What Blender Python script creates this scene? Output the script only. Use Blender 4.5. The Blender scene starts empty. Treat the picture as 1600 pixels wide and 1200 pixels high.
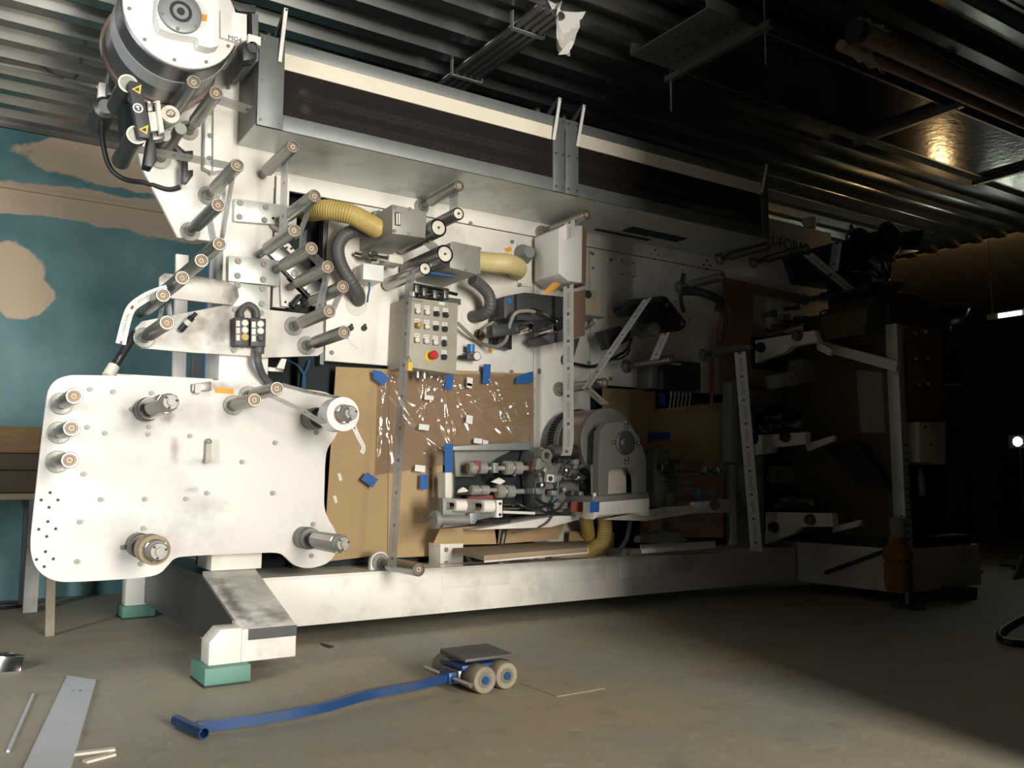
import bpy, bmesh, math, random
from mathutils import Vector, Matrix
random.seed(7)
S = bpy.context.scene
COL = S.collection

# ------------------------------------------------------------------ camera
EYE = Vector((0, 0, 0.95)); FPX = 1369.72
YAW, PIT, ROL = 0.579447, 0.107388, 0.0028437
_f = Vector((math.sin(YAW)*math.cos(PIT), math.cos(YAW)*math.cos(PIT), math.sin(PIT)))
_r = Vector((math.cos(YAW), -math.sin(YAW), 0)); _u = _r.cross(_f)
_r2 = _r*math.cos(ROL) + _u*math.sin(ROL); _u2 = _r2.cross(_f)
cam = bpy.data.cameras.new('camera'); co = bpy.data.objects.new('camera', cam); COL.objects.link(co)
cam.sensor_width = 36; cam.lens = FPX*36/1600; cam.clip_end = 100
m3 = Matrix((_r2, _u2, -_f)).transposed()
co.matrix_world = Matrix.Translation(EYE) @ m3.to_4x4()
S.camera = co

# ------------------------------------------------------------------ world, daylight, exposure
w = bpy.data.worlds.new('sky'); S.world = w; w.use_nodes = True
w.node_tree.nodes['Background'].inputs[0].default_value = (0.75, 0.85, 1, 1)
w.node_tree.nodes['Background'].inputs[1].default_value = 0.04
def area(name, loc, target, sx, sy, power, color):
    l = bpy.data.lights.new(name, 'AREA'); l.shape = 'RECTANGLE'; l.size = sx; l.size_y = sy
    l.energy = power; l.color = color
    o = bpy.data.objects.new(name, l); COL.objects.link(o); o.location = loc
    o.rotation_euler = (Vector(target)-Vector(loc)).to_track_quat('-Z', 'Y').to_euler()
    return o
# daylight through the gate behind the camera (an unseen wall is added to block its right side) and through the side door on the left
area('gate_daylight', (1.98, -5.0, 2.0), (2.4, 5.0, 1.5), 1.8, 3.4, 980, (1.0, 0.95, 0.86))
area('side_door_daylight', (-3.0, 1.7, 1.6), (1.3, 5.0, 1.3), 0.5, 2.4, 200, (0.95, 0.98, 1.0))
S.view_settings.view_transform = 'Standard'; S.view_settings.look = 'None'
S.view_settings.exposure = 0.0; S.view_settings.gamma = 1.0; S.view_settings.use_curve_mapping = False
S.cycles.use_denoising = True
S.cycles.max_bounces = 8

# ------------------------------------------------------------------ measuring: photo pixel (1600x1200) -> point on a plane of the place
def ray(px, py):
    return _r2*((px-800)/FPX) + _u2*((600-py)/FPX) + _f
def P(px, py, Y):
    d = ray(px, py); return EYE + d*((Y-EYE.y)/d.y)
def PZ(px, py, z):
    d = ray(px, py); return EYE + d*((z-EYE.z)/d.z)
def PX(px, py, X):
    d = ray(px, py); return EYE + d*((X-EYE.x)/d.x)
def V(*a): return Vector(a)

# ------------------------------------------------------------------ materials
MATS = {}
def nn(nt, typ, **kw):
    n = nt.nodes.new(typ)
    for k, v in kw.items():
        if k in ('operation', 'blend_type', 'data_type', 'noise_dimensions', 'wave_type', 'bands_direction', 'feature', 'interpolation_type'): setattr(n, k, v)
    return n
def c4(c): return (c[0], c[1], c[2], 1)
def pm(name, col, rough=.5, metal=0, var=.12, scale=6, dirt=None, damt=.0, dscale=3, bump=0, bscale=60, spec=.5, emit=None, estr=0, alpha=1, trans=0, stretch=None, stains=None):
    m = bpy.data.materials.new(name); m.use_nodes = True; nt = m.node_tree; L = nt.links
    b = nt.nodes['Principled BSDF']
    b.inputs['Roughness'].default_value = rough; b.inputs['Metallic'].default_value = metal
    b.inputs['Specular IOR Level'].default_value = spec
    geo = nt.nodes.new('ShaderNodeNewGeometry'); vec = geo.outputs['Position']
    if stretch:
        mp = nt.nodes.new('ShaderNodeMapping'); mp.inputs['Scale'].default_value = stretch
        L.new(vec, mp.inputs[0]); vec = mp.outputs[0]
    nz = nt.nodes.new('ShaderNodeTexNoise'); nz.inputs['Scale'].default_value = scale; nz.inputs['Detail'].default_value = 6
    L.new(vec, nz.inputs['Vector'])
    mx = nt.nodes.new('ShaderNodeMix'); mx.data_type = 'RGBA'
    lo = tuple(max(0, x*(1-var)) for x in col); hi = tuple(min(1, x*(1+var*.6)) for x in col)
    mx.inputs[6].default_value = c4(lo); mx.inputs[7].default_value = c4(hi)
    L.new(nz.outputs[0], mx.inputs[0]); out = mx.outputs[2]
    if dirt:
        n2 = nt.nodes.new('ShaderNodeTexNoise'); n2.inputs['Scale'].default_value = dscale; n2.inputs['Detail'].default_value = 9; n2.inputs['Roughness'].default_value = .65
        L.new(vec, n2.inputs['Vector'])
        rp = nt.nodes.new('ShaderNodeMapRange'); rp.inputs[1].default_value = .52; rp.inputs[2].default_value = .72; rp.inputs[3].default_value = 0; rp.inputs[4].default_value = damt
        L.new(n2.outputs[0], rp.inputs[0])
        m2 = nt.nodes.new('ShaderNodeMix'); m2.data_type = 'RGBA'; m2.inputs[7].default_value = c4(dirt)
        L.new(rp.outputs[0], m2.inputs[0]); L.new(out, m2.inputs[6]); out = m2.outputs[2]
    if stains:
        wn = nt.nodes.new('ShaderNodeTexNoise'); wn.inputs['Scale'].default_value = 14; wn.inputs['Detail'].default_value = 6
        L.new(geo.outputs['Position'], wn.inputs['Vector'])
        for (p, rx, rz, amt, scol) in stains:
            sb = nn(nt, 'ShaderNodeVectorMath', operation='SUBTRACT'); sb.inputs[1].default_value = p
            L.new(geo.outputs['Position'], sb.inputs[0])
            dv = nn(nt, 'ShaderNodeVectorMath', operation='DIVIDE'); dv.inputs[1].default_value = (rx, 1.0, rz)
            L.new(sb.outputs[0], dv.inputs[0])
            ln = nn(nt, 'ShaderNodeVectorMath', operation='LENGTH'); L.new(dv.outputs[0], ln.inputs[0])
            ad = nn(nt, 'ShaderNodeMath', operation='MULTIPLY_ADD'); ad.inputs[1].default_value = 1.6; L.new(wn.outputs[0], ad.inputs[0]); L.new(ln.outputs['Value'], ad.inputs[2])
            rp = nt.nodes.new('ShaderNodeMapRange'); rp.inputs[1].default_value = 1.8; rp.inputs[2].default_value = .9; rp.inputs[3].default_value = 0; rp.inputs[4].default_value = amt
            L.new(ad.outputs[0], rp.inputs[0])
            m2 = nt.nodes.new('ShaderNodeMix'); m2.data_type = 'RGBA'; m2.inputs[7].default_value = c4([x*.5 for x in scol])
            L.new(rp.outputs[0], m2.inputs[0]); L.new(out, m2.inputs[6]); out = m2.outputs[2]
    L.new(out, b.inputs['Base Color'])
    if bump:
        n3 = nt.nodes.new('ShaderNodeTexNoise'); n3.inputs['Scale'].default_value = bscale; n3.inputs['Detail'].default_value = 4
        L.new(vec, n3.inputs['Vector'])
        bp = nt.nodes.new('ShaderNodeBump'); bp.inputs['Strength'].default_value = bump; bp.inputs['Distance'].default_value = .01
        L.new(n3.outputs[0], bp.inputs['Height']); L.new(bp.outputs[0], b.inputs['Normal'])
    if emit:
        b.inputs['Emission Color'].default_value = c4(emit); b.inputs['Emission Strength'].default_value = estr
    if alpha < 1: b.inputs['Alpha'].default_value = alpha
    if trans: b.inputs['Transmission Weight'].default_value = trans
    MATS[name] = m; return m

GRIME = (.16, .13, .1)
pm('white', (.80, .765, .70), .42, 0, .06, 3, GRIME, .35, 2.2, .05, 40)
pm('white_dirty', (.78, .745, .68), .5, 0, .08, 4, GRIME, .42, 2.6, .08, 30)
pm('white_clean', (.82, .80, .76), .4, 0, .04, 3)
pm('cream', (.72, .68, .58), .5, 0, .08, 4, GRIME, .4, 3)
pm('steel', (.42, .415, .39), .3, 1, .15, 12, bump=.03, bscale=200)
pm('steel_dull', (.29, .285, .26), .45, 1, .2, 10, (.12, .1, .08), .4, 6)
pm('steel_dark', (.19, .185, .175), .42, .9, .2, 9, (.07, .06, .05), .5, 5)
pm('chrome', (.72, .71, .69), .12, 1, .05, 8)
pm('galv_rail', (.20, .21, .205), .5, .45, .14, 14, (.14, .14, .13), .4, 5)
pm('galv', (.28, .295, .29), .5, .5, .14, 14, (.25, .25, .24), .4, 5)
pm('alu_plate', (.62, .65, .60), .4, .35, .14, 7, (.22, .2, .17), .5, 4)
pm('roller', (.33, .325, .30), .36, .85, .2, 14, (.2, .19, .16), .5, 7)
pm('roller_dark', (.23, .225, .21), .35, .8, .2, 12)
pm('flange', (.30, .30, .265), .45, .35, .2, 12, (.25, .22, .18), .5, 9)
pm('bolt_grey', (.30, .29, .26), .5, .3, .2, 20)
pm('brass', (.24, .165, .10), .5, .3, .25, 30)
pm('grey_paint', (.33, .32, .285), .5, .25, .08, 6, GRIME, .3, 3)
pm('grey_cabinet', (.40, .375, .30), .5, 0, .06, 5, GRIME, .35, 3)
pm('bright_steel', (.60, .585, .54), .32, .6, .1, 10)
pm('grey_housing', (.205, .208, .182), .5, .2, .15, 6, GRIME, .5, 4)
pm('black', (.022, .022, .025), .42, 0, .2, 10)
pm('black_soft', (.03, .03, .03), .65, 0, .25, 8, (.12, .11, .1), .25, 5)
pm('charcoal', (.06, .06, .065), .5, 0, .15, 10)
pm('dark_inside', (.012, .02, .02), .8, 0, .3, 4)  # near-black: the gloom inside the machine is put into the colour
pm('rubber_grey', (.10, .098, .095), .5, 0, .15, 12)
pm('hose_yellow', (.55, .41, .13), .42, 0, .12, 12)
pm('hose_yellow_pale', (.62, .52, .26), .42, 0, .12, 12)
pm('cardboard', (.42, .29, .15), .8, 0, .1, 3, (.25, .16, .09), .35, 2.5, .1, 80)
pm('cardboard_dusty', (.33, .25, .16), .85, 0, .15, 5, (.3, .24, .17), .6, 4, .1, 80)
pm('wood', (.23, .135, .06), .75, 0, .3, 4, (.08, .05, .03), .6, 3, .2, 40, stretch=(1, 6, 10))
pm('wood_dark', (.09, .06, .035), .8, 0, .3, 4, stretch=(1, 6, 10))
pm('wood_pale', (.30, .23, .14), .8, 0, .2, 4)
pm('blue_tape', (.012, .10, .34), .5, 0, .12, 12)
pm('blue', (.016, .06, .18), .38, .1, .2, 9, (.10, .08, .06), .6, 7)
pm('blue_plastic', (.02, .2, .5), .35)
pm('red', (.55, .03, .03), .35)
pm('red_hose', (.20, .085, .075), .6)
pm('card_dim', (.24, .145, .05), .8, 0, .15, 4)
pm('red_dull', (.22, .055, .045), .6)
pm('yellow', (.75, .52, .06), .45)
pm('yellow_knob', (.5, .34, .08), .4)
pm('orange', (.75, .33, .04), .6)
pm('green_pad', (.13, .29, .22), .6, 0, .2, 7, (.06, .06, .05), .6, 5)
pm('paper', (.75, .73, .68), .7, 0, .05, 8)
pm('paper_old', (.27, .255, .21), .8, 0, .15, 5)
pm('button_white', (.78, .74, .66), .35)
pm('ink', (.03, .03, .03), .6)
pm('wheel', (.27, .235, .165), .6, 0, .25, 14, (.12, .1, .08), .6, 9, .15, 50)
pm('rust', (.26, .12, .025), .7, 0, .3, 7)
pm('brown_panel', (.105, .08, .04), .6, 0, .15, 5)
pm('teal_dark', (.03, .09, .09), .6, 0, .2, 6)
pm('plank', (.60, .64, .68), .45, 0, .06, 5, (.45, .43, .36), .5, 3)
pm('copper', (.36, .27, .23), .33, .8, .2, 9)
pm('brown_box', (.20, .12, .08), .6, 0, .15, 6)
pm('plastic_bag', (.75, .74, .7), .3, 0, .05, 10, alpha=.75)
pm('pipe_brown', (.22, .15, .11), .55, 0, .25, 5)
pm('lamp_white', (.9, .95, .9), .5, emit=(.9, 1, .82), estr=40)
pm('lamp_warm', (.9, .7, .4), .5, emit=(1, .62, .2), estr=30)
pm('inner_strip', (.80, .72, .60), .55, 0, .05, 4)
pm('wire_black', (.015, .015, .017), .45)
pm('wire_grey', (.27, .25, .2), .5)
pm('wire_blue', (.03, .12, .3), .45)
pm('tube_teal', (.05, .25, .27), .45)

def glass_film(name, col, rough, alpha, bumpamt, bscale):
    m = pm(name, col, rough, 0, .05, 6, alpha=alpha, bump=bumpamt, bscale=bscale); return m
def film_mat():
    m = bpy.data.materials.new('film'); m.use_nodes = True; nt = m.node_tree; L = nt.links; out = nt.nodes['Material Output']; nt.nodes.remove(nt.nodes['Principled BSDF'])
    tr = nt.nodes.new('ShaderNodeBsdfTransparent'); tr.inputs[0].default_value = (.80, .75, .70, 1)
    df = nt.nodes.new('ShaderNodeBsdfDiffuse'); df.inputs[0].default_value = (.55, .5, .46, 1)
    gl = nt.nodes.new('ShaderNodeBsdfGlossy'); gl.inputs[0].default_value = (1, .97, .93, 1); gl.inputs['Roughness'].default_value = .14
    nz = nt.nodes.new('ShaderNodeTexNoise'); nz.inputs['Scale'].default_value = 5; rp = nt.nodes.new('ShaderNodeMapRange'); rp.inputs[3].default_value = .05; rp.inputs[4].default_value = .22
    geo = nt.nodes.new('ShaderNodeNewGeometry'); L.new(geo.outputs['Position'], nz.inputs['Vector']); L.new(nz.outputs[0], rp.inputs[0])
    m1 = nt.nodes.new('ShaderNodeMixShader'); L.new(rp.outputs[0], m1.inputs[0]); L.new(tr.outputs[0], m1.inputs[1]); L.new(df.outputs[0], m1.inputs[2])
    m2 = nt.nodes.new('ShaderNodeMixShader'); m2.inputs[0].default_value = .11; L.new(m1.outputs[0], m2.inputs[1]); L.new(gl.outputs[0], m2.inputs[2]); L.new(m2.outputs[0], out.inputs[0])
    MATS['film'] = m
film_mat()
glass_film('acrylic', (.035, .03, .026), .07, .42, 0, 1)

def web_mat(name, base, alpha):
    m = bpy.data.materials.new(name); m.use_nodes = True; nt = m.node_tree; L = nt.links; b = nt.nodes['Principled BSDF']
    uv = nt.nodes.new('ShaderNodeUVMap'); sp = nt.nodes.new('ShaderNodeSeparateXYZ'); L.new(uv.outputs[0], sp.inputs[0])
    def pulse(src, per, a, bb):
        d = nn(nt, 'ShaderNodeMath', operation='DIVIDE'); d.inputs[1].default_value = per; L.new(src, d.inputs[0])
        fr = nn(nt, 'ShaderNodeMath', operation='FRACT'); L.new(d.outputs[0], fr.inputs[0])
        g = nn(nt, 'ShaderNodeMath', operation='GREATER_THAN'); g.inputs[1].default_value = a; L.new(fr.outputs[0], g.inputs[0])
        l = nn(nt, 'ShaderNodeMath', operation='LESS_THAN'); l.inputs[1].default_value = bb; L.new(fr.outputs[0], l.inputs[0])
        mu = nn(nt, 'ShaderNodeMath', operation='MULTIPLY'); L.new(g.outputs[0], mu.inputs[0]); L.new(l.outputs[0], mu.inputs[1]); return mu.outputs[0]
    def mul(a, bb):
        mu = nn(nt, 'ShaderNodeMath', operation='MULTIPLY'); L.new(a, mu.inputs[0]); L.new(bb, mu.inputs[1]); return mu.outputs[0]
    across = pulse(sp.outputs[1], 1.0, .38, .64)
    red = mul(pulse(sp.outputs[0], .19, .0, .10), across)
    nz = nt.nodes.new('ShaderNodeTexNoise'); nz.inputs['Scale'].default_value = 160; mp = nt.nodes.new('ShaderNodeMapping'); mp.inputs['Scale'].default_value = (1, .1, 1)
    L.new(uv.outputs[0], mp.inputs[0]); L.new(mp.outputs[0], nz.inputs['Vector'])
    gt = nn(nt, 'ShaderNodeMath', operation='GREATER_THAN'); gt.inputs[1].default_value = .52; L.new(nz.outputs[0], gt.inputs[0])
    txt = mul(mul(pulse(sp.outputs[0], .19, .25, .85), pulse(sp.outputs[1], 1.0, .35, .62)), gt.outputs[0])
    m1 = nt.nodes.new('ShaderNodeMix'); m1.data_type = 'RGBA'; m1.inputs[6].default_value = c4(base); m1.inputs[7].default_value = (.26, .26, .27, 1); L.new(txt, m1.inputs[0])
    m2 = nt.nodes.new('ShaderNodeMix'); m2.data_type = 'RGBA'; m2.inputs[7].default_value = (.20, .09, .10, 1); L.new(red, m2.inputs[0]); L.new(m1.outputs[2], m2.inputs[6])
    L.new(m2.outputs[2], b.inputs['Base Color']); b.inputs['Roughness'].default_value = .32; b.inputs['Alpha'].default_value = alpha
    MATS[name] = m
web_mat('web', (.52, .52, .5), .78)
web_mat('web_white', (.74, .73, .7), 1.0)

# wall: teal paint with beige plaster patches (shapes of their own), floor: stained concrete
def wall_mat():
    P0 = lambda x, y: P(x, y, 7.95)
    m = bpy.data.materials.new('teal_wall'); m.use_nodes = True; nt = m.node_tree; L = nt.links; b = nt.nodes['Principled BSDF']; b.inputs['Roughness'].default_value = .6
    geo = nt.nodes.new('ShaderNodeNewGeometry')
    nz = nt.nodes.new('ShaderNodeTexNoise'); nz.inputs['Scale'].default_value = 1.6; nz.inputs['Detail'].default_value = 7; L.new(geo.outputs['Position'], nz.inputs['Vector'])
    mx = nt.nodes.new('ShaderNodeMix'); mx.data_type = 'RGBA'; mx.inputs[6].default_value = (.06, .17, .18, 1); mx.inputs[7].default_value = (.19, .35, .355, 1)
    rp = nt.nodes.new('ShaderNodeMapRange'); rp.inputs[1].default_value = .3; rp.inputs[2].default_value = .72; L.new(nz.outputs[0], rp.inputs[0]); L.new(rp.outputs[0], mx.inputs[0])
    out = mx.outputs[2]
    wn = nt.nodes.new('ShaderNodeTexNoise'); wn.inputs['Scale'].default_value = 2.6; wn.inputs['Detail'].default_value = 4; L.new(geo.outputs['Position'], wn.inputs['Vector'])
    beige = (.56, .43, .30)
    patches = []
    for (x, y, rx, ry) in ((20, 318, 120, 15), (200, 332, 170, 26), (330, 350, 130, 34), (130, 243, 60, 18), (15, 418, 38, 34), (32, 458, 30, 34), (230, 268, 130, 36)):
        patches.append((P0(x, y), rx, ry))
    k = 8.3/FPX
    for (p, rx, ry) in patches:
        sb = nn(nt, 'ShaderNodeVectorMath', operation='SUBTRACT'); sb.inputs[1].default_value = p; L.new(geo.outputs['Position'], sb.inputs[0])
        dv = nn(nt, 'ShaderNodeVectorMath', operation='DIVIDE'); dv.inputs[1].default_value = (rx*k*1.15, 1, ry*k); L.new(sb.outputs[0], dv.inputs[0])
        ln = nn(nt, 'ShaderNodeVectorMath', operation='LENGTH'); L.new(dv.outputs[0], ln.inputs[0])
        ad = nn(nt, 'ShaderNodeMath', operation='MULTIPLY_ADD'); ad.inputs[1].default_value = 1.1; L.new(wn.outputs[0], ad.inputs[0]); L.new(ln.outputs['Value'], ad.inputs[2])
        r2 = nt.nodes.new('ShaderNodeMapRange'); r2.inputs[1].default_value = 1.58; r2.inputs[2].default_value = 1.50; r2.inputs[3].default_value = 0; r2.inputs[4].default_value = 1; L.new(ad.outputs[0], r2.inputs[0])
        m2 = nt.nodes.new('ShaderNodeMix'); m2.data_type = 'RGBA'; m2.inputs[7].default_value = c4(beige); L.new(r2.outputs[0], m2.inputs[0]); L.new(out, m2.inputs[6]); out = m2.outputs[2]
    L.new(out, b.inputs['Base Color']); MATS['teal_wall'] = m
wall_mat()
def floor_mat():
    m = bpy.data.materials.new('concrete_floor'); m.use_nodes = True; nt = m.node_tree; L = nt.links; b = nt.nodes['Principled BSDF']; b.inputs['Roughness'].default_value = .62
    geo = nt.nodes.new('ShaderNodeNewGeometry'); out = None
    cols = [((0.405, 0.360, 0.270), None, 0, 0, 0), ((0.315, 0.323, 0.285), 1.1, .42, .66, .75), ((0.465, 0.375, 0.232), .7, .46, .68, .8), ((0.360, 0.247, 0.165), 1.9, .55, .72, .55), ((0.195, 0.180, 0.150), 5, .54, .74, .45), ((0.540, 0.525, 0.465), 9, .6, .7, .4)]
    for i, (c, sc, a, bb, amt) in enumerate(cols):
        if sc is None:
            rgb = nt.nodes.new('ShaderNodeRGB'); rgb.outputs[0].default_value = c4(c); out = rgb.outputs[0]; continue
        mp = nt.nodes.new('ShaderNodeMapping'); mp.inputs['Location'].default_value = (i*7.3, i*3.1, 0); mp.inputs['Scale'].default_value = (1, 1.0, 1); L.new(geo.outputs['Position'], mp.inputs[0])
        nz = nt.nodes.new('ShaderNodeTexNoise'); nz.inputs['Scale'].default_value = sc; nz.inputs['Detail'].default_value = 8; nz.inputs['Roughness'].default_value = .6; L.new(mp.outputs[0], nz.inputs['Vector'])
        rp = nt.nodes.new('ShaderNodeMapRange'); rp.inputs[1].default_value = a; rp.inputs[2].default_value = bb; rp.inputs[4].default_value = amt; L.new(nz.outputs[0], rp.inputs[0])
        m2 = nt.nodes.new('ShaderNodeMix'); m2.data_type = 'RGBA'; m2.inputs[7].default_value = c4(c); L.new(rp.outputs[0], m2.inputs[0]); L.new(out, m2.inputs[6]); out = m2.outputs[2]
    L.new(out, b.inputs['Base Color'])
    n3 = nt.nodes.new('ShaderNodeTexNoise'); n3.inputs['Scale'].default_value = 25; n3.inputs['Detail'].default_value = 8; L.new(geo.outputs['Position'], n3.inputs['Vector'])
    bp = nt.nodes.new('ShaderNodeBump'); bp.inputs['Strength'].default_value = .12; bp.inputs['Distance'].default_value = .01; L.new(n3.outputs[0], bp.inputs['Height']); L.new(bp.outputs[0], b.inputs['Normal'])
    MATS['concrete_floor'] = m
floor_mat()
pm('ceiling_metal', (.36, .37, .36), .24, .95, .18, 3, (.16, .16, .15), .4, 2)
pm('foil_duct', (.10, .10, .095), .2, .9, .3, 10, bump=.25, bscale=14)
pm('plaster_beige', (.60, .50, .34), .8, 0, .3, 1.5, (.2,.17,.12), .6, 2, stretch=(.3,4,1))
pm('plaster_grey', (.14, .13, .12), .8, 0, .15, 2)

# ------------------------------------------------------------------ mesh builder
def frame(d):
    d = Vector(d).normalized(); a = Vector((0, 0, 1)) if abs(d.z) < .9 else Vector((1, 0, 0))
    u = d.cross(a).normalized(); return u, d.cross(u).normalized()
class MB:
    def __init__(s): s.v = []; s.f = []; s.uv = None
    def add(s, vs, fs):
        o = len(s.v); s.v += [Vector(v) for v in vs]; s.f += [tuple(i+o for i in f) for f in fs]; return s
    def box(s, a, b):
        x0, x1 = sorted((a[0], b[0])); y0, y1 = sorted((a[1], b[1])); z0, z1 = sorted((a[2], b[2]))
        return s.add([(x0,y0,z0),(x1,y0,z0),(x1,y1,z0),(x0,y1,z0),(x0,y0,z1),(x1,y0,z1),(x1,y1,z1),(x0,y1,z1)],
                     [(0,3,2,1),(4,5,6,7),(0,1,5,4),(1,2,6,5),(2,3,7,6),(3,0,4,7)])
    def hexa(s, p):   # 8 points: bottom ring 4, top ring 4
        return s.add(p, [(0,3,2,1),(4,5,6,7),(0,1,5,4),(1,2,6,5),(2,3,7,6),(3,0,4,7)])
    def obox(s, c, ax, ay, az):  # oriented box, half vectors
        c, ax, ay, az = map(Vector, (c, ax, ay, az)); p = []
        for k in (-1, 1):
            for (i, j) in ((-1,-1),(1,-1),(1,1),(-1,1)): p.append(c+ax*i+ay*j+az*k)
        return s.hexa(p)
    def bar(s, p0, p1, w, h, up=(0,0,1)):
        p0, p1 = Vector(p0), Vector(p1); d = p1-p0; u = d.cross(Vector(up)).normalized(); n = u.cross(d).normalized()
        return s.obox((p0+p1)/2, d/2, u*w/2, n*h/2)
    def prism(s, pts, off):   # planar polygon extruded by vector
        n = len(pts); off = Vector(off); a = [Vector(p) for p in pts]; b = [p+off for p in a]
        return s.add(a+b, [tuple(range(n)), tuple(range(2*n-1, n-1, -1))] + [(i, n+i, n+(i+1)%n, (i+1)%n) for i in range(n)])
    def xz(s, pts, y0, y1):    # polygon in XZ extruded along Y
        return s.prism([(p[0], y0, p[1]) for p in pts], (0, y1-y0, 0))
    def lathe(s, base, d, prof, seg=20):  # prof: list of (t along d, radius)
        base = Vector(base); d = Vector(d).normalized(); u, w = frame(d); vs = []; fs = []
        for (t, r) in prof:
            for k in range(seg):
                a = 2*math.pi*k/seg; vs.append(base+d*t+(u*math.cos(a)+w*math.sin(a))*max(r, 1e-5))
        for i in range(len(prof)-1):
            for k in range(seg):
                a = i*seg+k; b = i*seg+(k+1)%seg; fs.append((a, b, b+seg, a+seg))
        fs.append(tuple(range(seg-1, -1, -1))); fs.append(tuple(range((len(prof)-1)*seg, len(prof)*seg)))
        return s.add(vs, fs)
    def cyl(s, p0, p1, r, seg=16, r1=None):
        p0, p1 = Vector(p0), Vector(p1); l = (p1-p0).length
        return s.lathe(p0, p1-p0, [(0, r), (l, r if r1 is None else r1)], seg)
    def ring(s, base, d, r0, r1, h, seg=20):
        return s.lathe_closed(base, d, [(0, r0), (h, r0), (h, r1), (0, r1)], seg)
    def lathe_closed(s, base, d, prof, seg=20):
        base = Vector(base); d = Vector(d).normalized(); u, w = frame(d); vs = []; fs = []; n = len(prof)
        for (t, r) in prof:
            for k in range(seg):
                a = 2*math.pi*k/seg; vs.append(base+d*t+(u*math.cos(a)+w*math.sin(a))*r)
        for i in range(n):
            for k in range(seg):
                a = i*seg+k; b = i*seg+(k+1)%seg; j = ((i+1)%n)*seg
                fs.append((a, b, j+(k+1)%seg, j+k))
        return s.add(vs, fs)
    def tube(s, path, r, seg=10, corr=0, cn=0):
        pts = [Vector(p) for p in path]; n = len(pts); vs = []; fs = []
        t0 = (pts[1]-pts[0]).normalized(); u, _w = frame(t0)
        for i, p in enumerate(pts):
            t = (pts[min(i+1, n-1)]-pts[max(i-1, 0)]).normalized()
            u = (u-t*u.dot(t)).normalized(); w2 = t.cross(u)
            rr = r if not corr else r + (corr if (i//max(cn,1)) % 2 else 0)
            for k in range(seg):
                a = 2*math.pi*k/seg; vs.append(p+(u*math.cos(a)+w2*math.sin(a))*rr)
        for i in range(n-1):
            for k in range(seg):
                a = i*seg+k; b = i*seg+(k+1)%seg; fs.append((a, b, b+seg, a+seg))
        fs.append(tuple(range(seg-1, -1, -1))); fs.append(tuple(range((n-1)*seg, n*seg)))
        return s.add(vs, fs)
    def ball(s, c, r, seg=12, ring=8, sc=(1,1,1)):
        c = Vector(c); vs = []; fs = []
        for i in range(1, ring):
            th = math.pi*i/ring
            for k in range(seg):
                a = 2*math.pi*k/seg; vs.append(c+Vector((math.sin(th)*math.cos(a)*sc[0], math.sin(th)*math.sin(a)*sc[1], math.cos(th)*sc[2]))*r)
        vs += [c+Vector((0,0,r*sc[2])), c-Vector((0,0,r*sc[2]))]; T = len(vs)-2
        for i in range(ring-2):
            for k in range(seg):
                a = i*seg+k; b = i*seg+(k+1)%seg; fs.append((a, a+seg, b+seg, b))
        for k in range(seg):
            fs.append((T, k, (k+1)%seg)); e = (ring-2)*seg; fs.append((T+1, e+(k+1)%seg, e+k))
        return s.add(vs, fs)
    def build(s, name, mat, parent=None, bevel=0, ang=32):
        off = Vector((0,0,0))
        if parent is not None:
            r = parent
            while r is not None: off += r.location; r = r.parent
        else:
            xs = [v.x for v in s.v]; ys = [v.y for v in s.v]; zs = [v.z for v in s.v]
            off = Vector(((min(xs)+max(xs))/2, (min(ys)+max(ys))/2, min(zs)))
        me = bpy.data.meshes.new(name); me.from_pydata([v-off for v in s.v], [], s.f); me.validate()
        bm = bmesh.new(); bm.from_mesh(me); bmesh.ops.recalc_face_normals(bm, faces=bm.faces)
        if bevel:
            ed = [e for e in bm.edges if len(e.link_faces) == 2 and e.calc_face_angle(0) > .6]
            try: bmesh.ops.bevel(bm, geom=ed, offset=bevel, segments=2, affect='EDGES', profile=.5, clamp_overlap=True)
            except Exception: pass
        bm.to_mesh(me); bm.free()
        for p in me.polygons: p.use_smooth = True
        me.set_sharp_from_angle(angle=math.radians(ang))
        me.materials.append(MATS[mat])
        o = bpy.data.objects.new(name, me); COL.objects.link(o)
        if parent is not None: o.parent = parent
        else: o.location = off
        return o
def tag(o, label, cat, group=None):
    o['label'] = label; o['category'] = cat
    if group: o['group'] = group
    return o
def thing(name, label, cat, loc, group=None):
    o = bpy.data.objects.new(name, None); COL.objects.link(o); o.location = Vector(loc); o.empty_display_size = .1
    return tag(o, label, cat, group)
def struct(o): o['kind'] = 'structure'; return o
def smooth_path(pts, n=8, closed=False):   # Catmull-Rom
    p = [Vector(q) for q in pts]; out = []
    for i in range(len(p)-1):
        a = p[max(i-1,0)]; b = p[i]; c = p[i+1]; d = p[min(i+2, len(p)-1)]
        for k in range(n):
            t = k/n; out.append(.5*((2*b)+(c-a)*t+(2*a-5*b+4*c-d)*t*t+(3*b-a-3*c+d)*t**3))
    out.append(p[-1]); return out
def resample(path, step):
    out = [path[0]]; acc = 0
    for a, b in zip(path, path[1:]):
        l = (b-a).length; 
        if l < 1e-9: continue
        t = step-acc
        while t <= l: out.append(a+(b-a)*(t/l)); t += step
        acc = (acc+l) % step
    return out
MESHC = {}
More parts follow.
